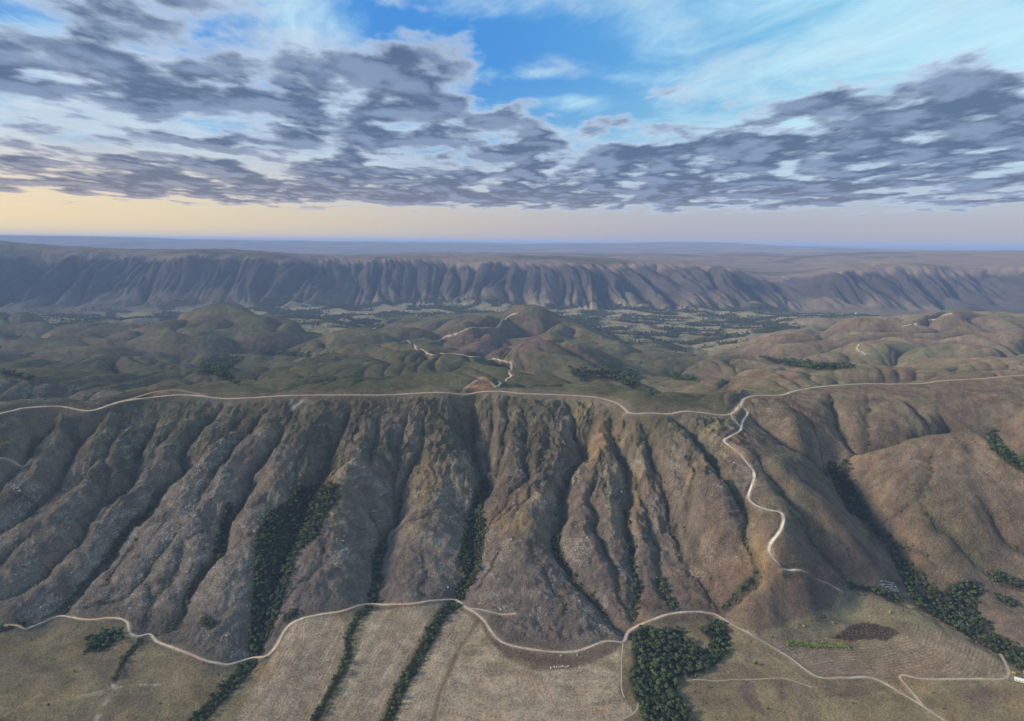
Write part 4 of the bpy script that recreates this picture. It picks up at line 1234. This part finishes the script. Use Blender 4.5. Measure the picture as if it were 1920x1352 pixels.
def tree_mesh(name, seed, h=9.0, rw=4.2, mats=(leaf, bark), trunk=True, lumps=9, cards=90):
    rr = random.Random(seed)
    bm_ = bmesh.new()
    if trunk:
        rings = 5; prev = None
        bend = (rr.uniform(-.4, .4), rr.uniform(-.4, .4))
        for i in range(rings):
            z = h * .55 * i / (rings - 1) - .4
            rad_ = .28 * (1 - .16 * i)
            c = (bend[0] * i / 4, bend[1] * i / 4)
            ring = [bm_.verts.new((c[0] + rad_ * math.cos(a * math.pi / 3), c[1] + rad_ * math.sin(a * math.pi / 3), z)) for a in range(6)]
            if prev:
                for a in range(6):
                    f = bm_.faces.new((prev[a], prev[(a + 1) % 6], ring[(a + 1) % 6], ring[a])); f.material_index = 1
            prev = ring
        for b in range(4):        # limbs
            a0 = b * 1.57 + rr.uniform(-.4, .4)
            p0 = Vector((bend[0] * .6, bend[1] * .6, h * .34)); p1 = p0 + Vector((math.cos(a0) * rw * .55, math.sin(a0) * rw * .55, h * .25))
            d = (p1 - p0).normalized(); s = d.cross(Vector((0, 0, 1))).normalized(); u = s.cross(d)
            q0 = [bm_.verts.new(p0 + (s * math.cos(k * 2.094) + u * math.sin(k * 2.094)) * .14) for k in range(3)]
            q1 = [bm_.verts.new(p1 + (s * math.cos(k * 2.094) + u * math.sin(k * 2.094)) * .05) for k in range(3)]
            for k in range(3):
                f = bm_.faces.new((q0[k], q0[(k + 1) % 3], q1[(k + 1) % 3], q1[k])); f.material_index = 1
    base = h * .36 if trunk else 0.0
    centers = []
    for i in range(lumps):
        a = rr.uniform(0, 6.283); q = math.sqrt(rr.random()) * .62
        if i == 0: q = 0
        c = Vector((math.cos(a) * rw * q, math.sin(a) * rw * q, base + (h - base) * rr.uniform(.30, .68) * (1.12 - .45 * q)))
        s = rw * rr.uniform(.34, .52)
        centers.append((c, s))
        r0 = bmesh.ops.create_icosphere(bm_, subdivisions=2 if trunk and i < 3 else 1, radius=1)
        for v in r0['verts']:
            k = 1 + rr.uniform(-.30, .28)
            v.co = Vector((v.co.x * s * k, v.co.y * s * k, v.co.z * s * .78 * k)) + c
    for i in range(cards):        # loose leaf clusters break the outline
        c, s = rr.choice(centers)
        d = Vector((rr.gauss(0, 1), rr.gauss(0, 1), rr.gauss(.35, .9))).normalized()
        p = c + Vector((d.x * s, d.y * s, d.z * s * .8)) * rr.uniform(.95, 1.3)
        e = s * rr.uniform(.16, .30)
        t1 = Vector((rr.gauss(0, 1), rr.gauss(0, 1), rr.gauss(0, 1))).normalized() * e
        t2 = d.cross(t1).normalized() * e
        bm_.faces.new([bm_.verts.new(p + t1), bm_.verts.new(p + t2), bm_.verts.new(p - t1 * .7 + d * e * .5)])
    me = bpy.data.meshes.new(name)
    bm_.to_mesh(me); bm_.free()
    for mm in mats: me.materials.append(mm)
    return me
TREES = [tree_mesh('tree', s, h, rw) for s, h, rw in ((1, 9.5, 4.4), (2, 8.2, 4.0), (3, 11, 4.6), (4, 7.4, 3.8))]
SHRUBS = [tree_mesh('shrub', 20 + s, 2.4, 1.7, (shrubm, bark), False, 5, 30) for s in range(3)]

def rock_mesh(seed):
    rr = random.Random(seed)
    bm_ = bmesh.new()
    bmesh.ops.create_icosphere(bm_, subdivisions=1, radius=1)
    for v in bm_.verts:
        k = 1 + rr.uniform(-.35, .3)
        v.co = Vector((v.co.x * 1.5 * k, v.co.y * k, v.co.z * .7 * k))
    me = bpy.data.meshes.new('boulder'); bm_.to_mesh(me); bm_.free(); me.materials.append(stone)
    return me
ROCKS = [rock_mesh(s) for s in range(3)]

# candidate positions
def candidates(r0, r1, step, amax=48):
    n = int((r1 ** 2 - r0 ** 2) * math.radians(amax) / step ** 2)
    rr = np.sqrt(rng.uniform(r0 ** 2, r1 ** 2, n)); aa = rng.uniform(-math.radians(amax), math.radians(amax), n)
    return np.sin(aa) * rr, np.cos(aa) * rr
def thin(x, y, cell):
    k = np.floor(x / cell).astype(np.int64) * 1000003 + np.floor(y / cell).astype(np.int64)
    _, i = np.unique(k, return_index=True)
    return x[i], y[i]

def gather(r0, r1, step):
    x, y = candidates(r0, r1, step * .62)
    x, y = thin(x, y, step)
    z = Hat(H, x, y)
    px, py = project(x, y, z)
    jit = 4 * fbm(x / 14, y / 14, 2, 200)
    m = wood_mask(px + jit, py + jit, np.hypot(x, y))
    ok = (m > 0) & (Hat(roadmask, x, y) < .2)
    return x[ok], y[ok], z[ok], px[ok], py[ok], m[ok]
tx, ty, tz_, tpx, tpy, tm = gather(600, 1720, 5.4)
hx, hy, hz_, hpx, hpy, hm = gather(1500, 4300, 9.0)
names = [a[0] for a in WOODS] + [a[0] for a in STRIPS]

# 300 trees that show largest are objects of their own
infr = (tpx > 0) & (tpx < 1920) & (tpy > 0) & (tpy < 1352)
order = np.argsort(np.hypot(tx, ty) + (~infr) * 1e6)
near_i = order[:300]
rest = np.setdiff1d(np.arange(len(tx)), near_i)
WL = {'gully': ("dark evergreen tree in the gully woods on the mountainside", "trees of the gully woods"),
      'round': ("dark green tree crowding the round wood below the valley road", "trees of the round wood below the valley road"),
      'creek': ("dark green tree in the creek wood winding down the right side", "trees of the creek wood on the right"),
      'clump': ("dark tree in the clump on the left pasture", "trees of the clump on the left pasture"),
      'fieldline': ("dark green tree in the tree lines running between the tan fields", "trees of the lines between the fields"),
      'hillwood': ("dark tree in a hollow of the hills behind the ridge", "trees in the hill hollows")}
for i in near_i:
    nm = names[tm[i] - 1]
    o = bpy.data.objects.new('tree', TREES[rng.integers(0, 4)])
    s = float(rng.uniform(.55, 1.05) + .45 * rng.random() ** 4) * (0.72 if nm == 'fieldline' else 1.0)
    o.location = (tx[i], ty[i], tz_[i] - .2); o.rotation_euler = (0, 0, rng.uniform(0, 6.28)); o.scale = (s, s, s * float(rng.uniform(.85, 1.15)))
    COL.objects.link(o)
    tag(o, WL[nm][0], 'tree', WL[nm][1])

def scatter(name, label, meshes, x, y, z, scale, kind='stuff', tilt=0.0):
    """one object: points that carry copies of a few small meshes (geometry nodes)"""
    lib = bpy.data.collections.new(name + '_kinds')
    for i, me in enumerate(meshes):
        ob = bpy.data.objects.new(name + '_kind', me)
        lib.objects.link(ob)
    me = bpy.data.meshes.new(name)
    pts = np.column_stack([x, y, z]).astype(np.float32)
    me.vertices.add(len(pts)); me.vertices.foreach_set('co', pts.ravel())
    a = me.attributes.new('siz', 'FLOAT', 'POINT'); a.data.foreach_set('value', np.asarray(scale, np.float32))
    o = bpy.data.objects.new(name, me)
    COL.objects.link(o)
    tag(o, label, kind=kind)
    ng = bpy.data.node_groups.new(name + '_scatter', 'GeometryNodeTree')
    ng.interface.new_socket('Geometry', in_out='INPUT', socket_type='NodeSocketGeometry')
    ng.interface.new_socket('Geometry', in_out='OUTPUT', socket_type='NodeSocketGeometry')
    N_ = ng.nodes; L_ = ng.links
    gi = N_.new('NodeGroupInput'); go = N_.new('NodeGroupOutput')
    iop = N_.new('GeometryNodeInstanceOnPoints'); ci = N_.new('GeometryNodeCollectionInfo')
    ci.inputs[0].default_value = lib
    ci.inputs['Separate Children'].default_value = True; ci.inputs['Reset Children'].default_value = True
    m2p = N_.new('GeometryNodeMeshToPoints')
    iop.inputs['Pick Instance'].default_value = True
    rv = N_.new('FunctionNodeRandomValue'); rv.data_type = 'FLOAT_VECTOR'
    rv.inputs[0].default_value = (-tilt, -tilt, 0); rv.inputs[1].default_value = (tilt, tilt, 6.283)
    na = N_.new('GeometryNodeInputNamedAttribute'); na.data_type = 'FLOAT'; na.inputs[0].default_value = 'siz'
    L_.new(gi.outputs[0], m2p.inputs[0]); L_.new(m2p.outputs[0], iop.inputs['Points']); L_.new(ci.outputs[0], iop.inputs['Instance'])
    L_.new(rv.outputs[0], iop.inputs['Rotation']); L_.new(na.outputs[0], iop.inputs['Scale'])
    L_.new(iop.outputs[0], go.inputs[0])
    md = o.modifiers.new('scatter', 'NODES'); md.node_group = ng
    return o

def rs(n, a, b):
    return rng.uniform(a, b, n)
nmr = np.array([names[k - 1] for k in tm[rest]])
for nm, nice, lb in (('gully', 'gully_woodland', "dark evergreen woodland filling the gullies of the mountainside"),
                     ('round', 'round_woodland', "rest of the round wood below the valley road"),
                     ('creek', 'creek_woodland', "dark woodland winding down the creek on the right"),
                     ('clump', 'pasture_woodland', "clump of dark trees on the left pasture"),
                     ('fieldline', 'hedgerow_woodland', "lines of dark trees between the fields")):
    k = rest[nmr == nm]
    if len(k):
        f = .72 if nm == 'fieldline' else .95
        scatter(nice, lb, TREES, tx[k], ty[k], tz_[k] - .3, (rs(len(k), .5, 1.0) + .5 * rng.random(len(k)) ** 5) * f)
scatter('hill_woodland', "dark woods in the hollows of the green hills", TREES, hx, hy, hz_ - .5, rs(len(hx), .8, 1.5))
# far valley woods
fx_, fy_ = candidates(3300, 6500, 17); fx_, fy_ = thin(fx_, fy_, 16)
ff = Hat(forest_far.astype(float), fx_, fy_)
fan_w = Hat((fans * sst(-nC - nA * .6, .0, .35) * (1 - sst(tz, .02, .14))).astype(float), fx_, fy_)
k = (rng.random(len(fx_)) < np.clip(ff * .95 + fan_w, 0, 1))
k |= (rng.random(len(fx_)) < .01 * Hat((vf * pas).astype(float), fx_, fy_))
fx_, fy_ = fx_[k][:60000], fy_[k][:60000]
scatter('valley_woodland', "dark woods between the pale pastures of the far valley", TREES, fx_, fy_, Hat(H, fx_, fy_) - 1, rs(len(fx_), 1.0, 2.0))

wide = (wm > 0).astype(np.float32)
for _ in range(7):
    wide[1:-1, 1:-1] = (wide[1:-1, 1:-1] + wide[:-2, 1:-1] + wide[2:, 1:-1] + wide[1:-1, :-2] + wide[1:-1, 2:]) / 5
# scrub along gully beds and over the slopes
x, y = candidates(640, 1700, 4.2)
g = Hat(bed, x, y); fc_ = Hat(face, x, y); z = Hat(H, x, y)
patch = sst(fbm(x / 50, y / 50, 3, 210), .0, .5)
prob = fc_ * (g ** 1.2 * .55 + .018 * patch + .004) + Hat(plain * (RG < 1400), x, y) * (Hat((field_id > 0).astype(float), x, y) < .1) * .006 * patch
we = Hat(wide, x, y)
prob = prob + np.where((we > .02) & (we < .6), .30 * we ** .5, 0) * (x * 0 + 1)
prob *= (Hat(roadmask, x, y) < .1)
k = rng.random(len(x)) < prob
scatter('scrub', "low dark scrub scattered over the slopes and gully beds", SHRUBS, x[k], y[k], z[k] - .2, rs(k.sum(), .5, 1.5) * np.where((g[k] > .4) | (we[k] > .04), 1.35, .8))
x, y = candidates(700, 1650, 5.0)
prob = Hat(rock, x, y) ** 2 * .16
k = rng.random(len(x)) < prob
scatter('loose_stones', "pale boulders and ledges strewn over the rocky spurs", ROCKS, x[k], y[k], Hat(H, x[k], y[k]), rs(k.sum(), .4, 1.5) ** 1.5, tilt=.4)

# single bushes that can be pointed at
def put(me, name, px, py, s, label, cat, group=None, rmin=620, rmax=1700, dz=-.1, sq=1.0):
    x, y = hit(H, px, py, rmin, rmax)
    o = bpy.data.objects.new(name, me)
    o.location = (x, y, float(Hat(H, np.array([x]), np.array([y]))[0]) + dz)
    o.rotation_euler = (0, 0, random.uniform(0, 6.28)); o.scale = (s, s, s * sq)
    COL.objects.link(o)
    return tag(o, label, cat, group)
goldb = [tree_mesh('grass_clump', 60 + s, 2.6, 2.4, (goldm, bark), False, 6, 60) for s in range(2)]
put(TREES[1], 'bush', 1544, 1160, .95, "round dark green bush on the upper edge of the ploughed field", 'bush')
put(TREES[3], 'bush', 1693, 1147, .55, "dark bush beside the brightest yellow clump in the ploughed field", 'bush')
put(TREES[3], 'bush', 1558, 1141, .6, "small dark bush under the brown knoll above the ploughed field", 'bush')
put(TREES[1], 'bush', 1418, 1248, .75, "lone grey green bush on the pasture right of the round wood", 'bush')
put(TREES[3], 'bush', 1449, 1197, .45, "small bush just below the road at the ploughed field corner", 'bush')
put(TREES[3], 'bush', 1303, 1300, .6, "bush on the pasture edge right of the lower round wood", 'bush')
put(goldb[0], 'grass_clump', 1668, 1150, 1.5, "bright yellow grass clump, largest in the ploughed field", 'grass clump')
put(goldb[1], 'grass_clump', 1634, 1139, .8, "small yellow clump near the top of the ploughed field", 'grass clump')
put(goldb[0], 'grass_clump', 1631, 1157, .8, "small yellow clump above the dark heath island", 'grass clump')
put(goldb[1], 'grass_clump', 1507, 1175, 1.2, "yellow green clump nearest the road in the ploughed field", 'grass clump')
put(goldb[0], 'grass_clump', 1562, 1169, 1.2, "yellow clump just right of the round dark green bush", 'grass clump')
put(goldb[1], 'grass_clump', 1900, 1264, 1.6, "yellow bush beside the white roofed farm building", 'grass clump')
put(TREES[1], 'bush', 394, 1166, 1.0, "dark bush alone on the slope left of the big gully wood", 'bush')
put(TREES[3], 'bush', 385, 1170, .7, "small dark bush leaning on the lone slope bush left of the big gully wood", 'bush')
put(TREES[3], 'bush', 91, 1325, .6, "small dark bush on the lower left pasture", 'bush')
put(TREES[3], 'bush', 382, 1246, .5, "small bush touching the valley road left of the big tree line", 'bush')
put(TREES[3], 'bush', 410, 1268, .6, "bush on the olive pasture left of the big tree line", 'bush')
put(TREES[3], 'bush', 1040, 1120, .7, "yellow green bush on the slope above the road bend", 'bush')
for i in range(16):
    px = [880,905,930,960,1000,985,560,600,1330,1440,1600,1750,1770,140,300,60][i]; py = [1300,1275,1290,1300,1270,1235,1150,1140,1290,1330,1320,1300,1330,1260,1320,1200][i]
    if i < 8: continue
    put(SHRUBS[i % 3], 'shrub', px, py, 1.2, "low dark shrub dotted on the open pasture below the valley road", 'shrub', 'low shrubs on the pastures')

# cane row in the ploughed field
cane = []
x0, y0 = hit(H, 1473, 1208, 620, 1500); x1, y1 = hit(H, 1590, 1213, 620, 1500)
n = 330
t = rng.random(n); off = rng.normal(0, 2.6, n)
L = math.hypot(x1 - x0, y1 - y0)
cx_ = x0 + (x1 - x0) * t + (y0 - y1) / L * off; cy_ = y0 + (y1 - y0) * t + (x1 - x0) / L * off + 3 * np.sin(t * 3.1)
canes = [tree_mesh('cane_tuft', 80 + s, 3.0, 1.5, (canem, bark), False, 4, 50) for s in range(3)]
scatter('cane_grass', "bright green strip of tall cane left of the dark heath island", canes, cx_, cy_, Hat(H, cx_, cy_), rs(n, .7, 1.2))
# heath on the dark island
px, py = rng.uniform(1550, 1690, 2200), rng.uniform(1165, 1205, 2200)
k = inpoly(px, py, lens)
pp = np.array([hit(H, a, b, 620, 1500) for a, b in zip(px[k][:650], py[k][:650])])
heathm = simple_mat('heath_leaves', (.055, .042, .036), (.12, .095, .08), 1.0, .9, 0, 4, var=(.6, 1.4))
hth = [tree_mesh('heath_tuft', 90 + s, 1.6, 1.3, (heathm, bark), False, 4, 26) for s in range(3)]
scatter('heath_undergrowth', "dark purple brown heath on the leaf shaped island in the ploughed field", hth, pp[:, 0], pp[:, 1], Hat(H, pp[:, 0], pp[:, 1]), rs(len(pp), .7, 1.3))

# ------------------------------------------------------------------ pale slab of bare rock by the creek wood
def slab_field(px0, py0):
    x, y = hit(H, px0, py0, 620, 1500)
    rr = random.Random(5)
    bm_ = bmesh.new()
    for i in range(9):
        for j in range(5):
            cx, cy = x + (i - 4) * 3.4 + rr.uniform(-.8, .8), y + (j - 2) * 4.2 + (i - 4) * 1.5 + rr.uniform(-.8, .8)
            if rr.random() < .12: continue
            z = float(Hat(H, np.array([cx]), np.array([cy]))[0])
            sx, sy, sz = rr.uniform(1.6, 2.3), rr.uniform(1.8, 2.7), rr.uniform(.2, .5)
            r0 = bmesh.ops.create_cube(bm_, size=2)
            a = rr.uniform(-.3, .3)
            for v in r0['verts']:
                q = Vector((v.co.x * sx * rr.uniform(.8, 1.1), v.co.y * sy * rr.uniform(.8, 1.1), v.co.z * sz + .2 * rr.random()))
                v.co = Vector((q.x * math.cos(a) - q.y * math.sin(a) + cx, q.x * math.sin(a) + q.y * math.cos(a) + cy, q.z + z))
    me = bpy.data.meshes.new('rock_slab'); bm_.to_mesh(me); bm_.free()
    me.materials.append(simple_mat('slab_stone', (.19, .185, .18), (.31, .305, .30), .6, .9, .2))
    o = bpy.data.objects.new('rock_slab', me); COL.objects.link(o)
    tag(o, "pale grey cracked rock slab between the creek wood and the ploughed field", 'rock')
slab_field(1667, 1100)

# ------------------------------------------------------------------ farm buildings
wallm = simple_mat('lime_wash', (.55, .52, .46), (.68, .65, .6), 1.5)
roofw = simple_mat('white_roof_sheet', (.55, .56, .58), (.70, .71, .73), .8, .6)
glassm = simple_mat('dark_window', (.03, .035, .04), (.06, .065, .07), 3, .2)
woodm = simple_mat('door_wood', (.12, .08, .05), (.2, .14, .09), 3)
def boxm(bm_, x0, x1, y0, y1, z0, z1):
    vs = [bm_.verts.new(p) for p in ((x0,y0,z0),(x1,y0,z0),(x1,y1,z0),(x0,y1,z0),(x0,y0,z1),(x1,y0,z1),(x1,y1,z1),(x0,y1,z1))]
    for f in ((0,3,2,1),(4,5,6,7),(0,1,5,4),(1,2,6,5),(2,3,7,6),(3,0,4,7)):
        bm_.faces.new([vs[i] for i in f])
def child(name, fn, mat, par):
    bm_ = bmesh.new(); fn(bm_)
    me = bpy.data.meshes.new(name); bm_.to_mesh(me); bm_.free(); me.materials.append(mat)
    o = bpy.data.objects.new(name, me); COL.objects.link(o); o.parent = par
    return o
def house(px, py, L, Wd, h, rot, label, cat, rmin=620, rmax=1700):
    x, y = hit(H, px, py, rmin, rmax)
    z = float(Hat(H, np.array([x]), np.array([y]))[0])
    root = bpy.data.objects.new('farm_building', None); COL.objects.link(root)
    root.location = (x, y, z - .3); root.rotation_euler = (0, 0, rot)
    tag(root, label, cat)
    def wl__(b):
        boxm(b, -L/2, L/2, -Wd/2, Wd/2, -1, h)
        a = [b.verts.new(p) for p in ((-L/2, -Wd/2, h), (-L/2, Wd/2, h), (-L/2, 0, h + Wd * .22), (L/2, -Wd/2, h), (L/2, Wd/2, h), (L/2, 0, h + Wd * .22))]
        b.faces.new((a[0], a[2], a[1])); b.faces.new((a[3], a[4], a[5]))
    child('wall', wl__, wallm, root)
    def rf(b):
        e = .6; k = .22
        for s in (-1, 1):
            p = [(-L/2 - e, 0, h + Wd * k + .12), (L/2 + e, 0, h + Wd * k + .12), (L/2 + e, s * (Wd/2 + e), h - e * 2 * k + .12), (-L/2 - e, s * (Wd/2 + e), h - e * 2 * k + .12)]
            top = [b.verts.new(q) for q in p]; bot = [b.verts.new((q[0], q[1], q[2] - .1)) for q in p]
            b.faces.new(top if s < 0 else top[::-1]); b.faces.new(bot)
            for i in range(4):
                b.faces.new((top[i], top[(i + 1) % 4], bot[(i + 1) % 4], bot[i]))
    child('roof', rf, roofw, root)
    child('door', lambda b: boxm(b, -.5, .5, -Wd/2 - .06, -Wd/2 + .02, 0.3, 2.3), woodm, root)
    for wx_ in (-L * .3, L * .3):
        child('window', lambda b: boxm(b, wx_ - .6, wx_ + .6, -Wd/2 - .05, -Wd/2 + .02, 1.2, 2.2), glassm, root)
    return root
house(1911, 1276, 11, 6, 2.8, -.5, "white roofed farm building at the lower right corner beyond the ploughed field", 'barn')
house(1927, 1265, 9, 6, 2.8, -.4, "smaller grey shed behind the white roofed farm building", 'shed')
house(1606, 580, 12, 9, 14, .2, "tiny white building far away in the valley under the escarpment", 'building', 4500, 6400)

# ------------------------------------------------------------------ cattle
def cow_mesh():
    pts = [(0,0,1.25),(.75,0,1.30),(-.75,0,1.28),(1.15,0,1.55),(1.5,0,1.5),(1.75,0,1.32),(-1.0,0,1.25),(-1.1,0,.7),
           (.65,.25,.9),(.65,.27,.45),(.66,.27,.04),(.65,-.25,.9),(.62,-.27,.45),(.62,-.27,.04),
           (-.75,.26,.95),(-.68,.28,.5),(-.76,.28,.04),(-.75,-.26,.95),(-.70,-.28,.5),(-.78,-.28,.04),(1.42,.22,1.62),(1.42,-.22,1.62)]
    ed = [(0,1),(0,2),(1,3),(3,4),(4,5),(2,6),(6,7),(1,8),(8,9),(9,10),(1,11),(11,12),(12,13),(2,14),(14,15),(15,16),(2,17),(17,18),(18,19),(4,20),(4,21)]
    rd = [.42,.40,.40,.24,.19,.12,.14,.03,.16,.09,.08,.16,.09,.08,.19,.10,.08,.19,.10,.08,.04,.04]
    me = bpy.data.meshes.new('cow'); me.from_pydata(pts, ed, [])
    o = bpy.data.objects.new('cow_shape', me); COL.objects.link(o)
    o.modifiers.new('s', 'SKIN')
    for v, q in zip(me.skin_vertices[0].data, rd):
        v.radius = (q * .9, q)
    me.skin_vertices[0].data[0].use_root = True
    o.modifiers.new('d', 'SUBSURF').levels = 1
    dg = bpy.context.evaluated_depsgraph_get()
    m2 = bpy.data.meshes.new_from_object(o.evaluated_get(dg))
    bpy.data.objects.remove(o)
    m2.name = 'cow'
    m2.materials.clear(); m2.materials.append(simple_mat('cream_hide', (.62, .58, .52), (.76, .73, .68), 1.2))
    return m2
cow = cow_mesh()
for i, (px, py) in enumerate([(1033,1254),(1039,1252),(1043,1252.5),(1047,1252.5),(1051,1252),(1055,1251),(1061,1252.5),(1065,1250.5),(1051,1231),(1082,1229)]):
    g = i < 8
    lb = ("white cow in the loose row grazing below the road bend" if g else
          ("white cow alone on the golden grass just under the road bend" if i == 8 else "white cow alone beside the dark bank right of the herd"))
    put(cow, 'cow', px, py, 1.25, lb, 'cow', 'white cows grazing in a row' if g else None, dz=.0)

# ------------------------------------------------------------------ haze
HAZE = 4.3e-5
zmax = max(CAM_Z + 20, float(H.max()) + 30)
zmin = float(H.min()) - 1.0
def haze_box():
    bm_ = bmesh.new()
    R = 62500.0
    boxm(bm_, -56000, 56000, -3000, R, zmin - 1, zmax)
    me = bpy.data.meshes.new('haze'); bm_.to_mesh(me); bm_.free()
    m, t = new_mat('air')
    pv = t.n('ShaderNodeVolumePrincipled')
    pv.inputs['Color'].default_value = (.42, .58, .95, 1)
    pv.inputs['Density'].default_value = HAZE
    pv.inputs['Anisotropy'].default_value = 0.0
    o_ = t.n('ShaderNodeOutputMaterial')
    m.node_tree.links.new(pv.outputs[0], o_.inputs['Volume'])
    me.materials.append(m)
    o = bpy.data.objects.new('haze', me); COL.objects.link(o)
    tag(o, "pale blue haze filling the valleys", kind='stuff')
haze_box()
print("grid", NR, NA, "trees", len(tx), len(hx), len(fx_), "H", H.min(), H.max(), "ctrl", N)
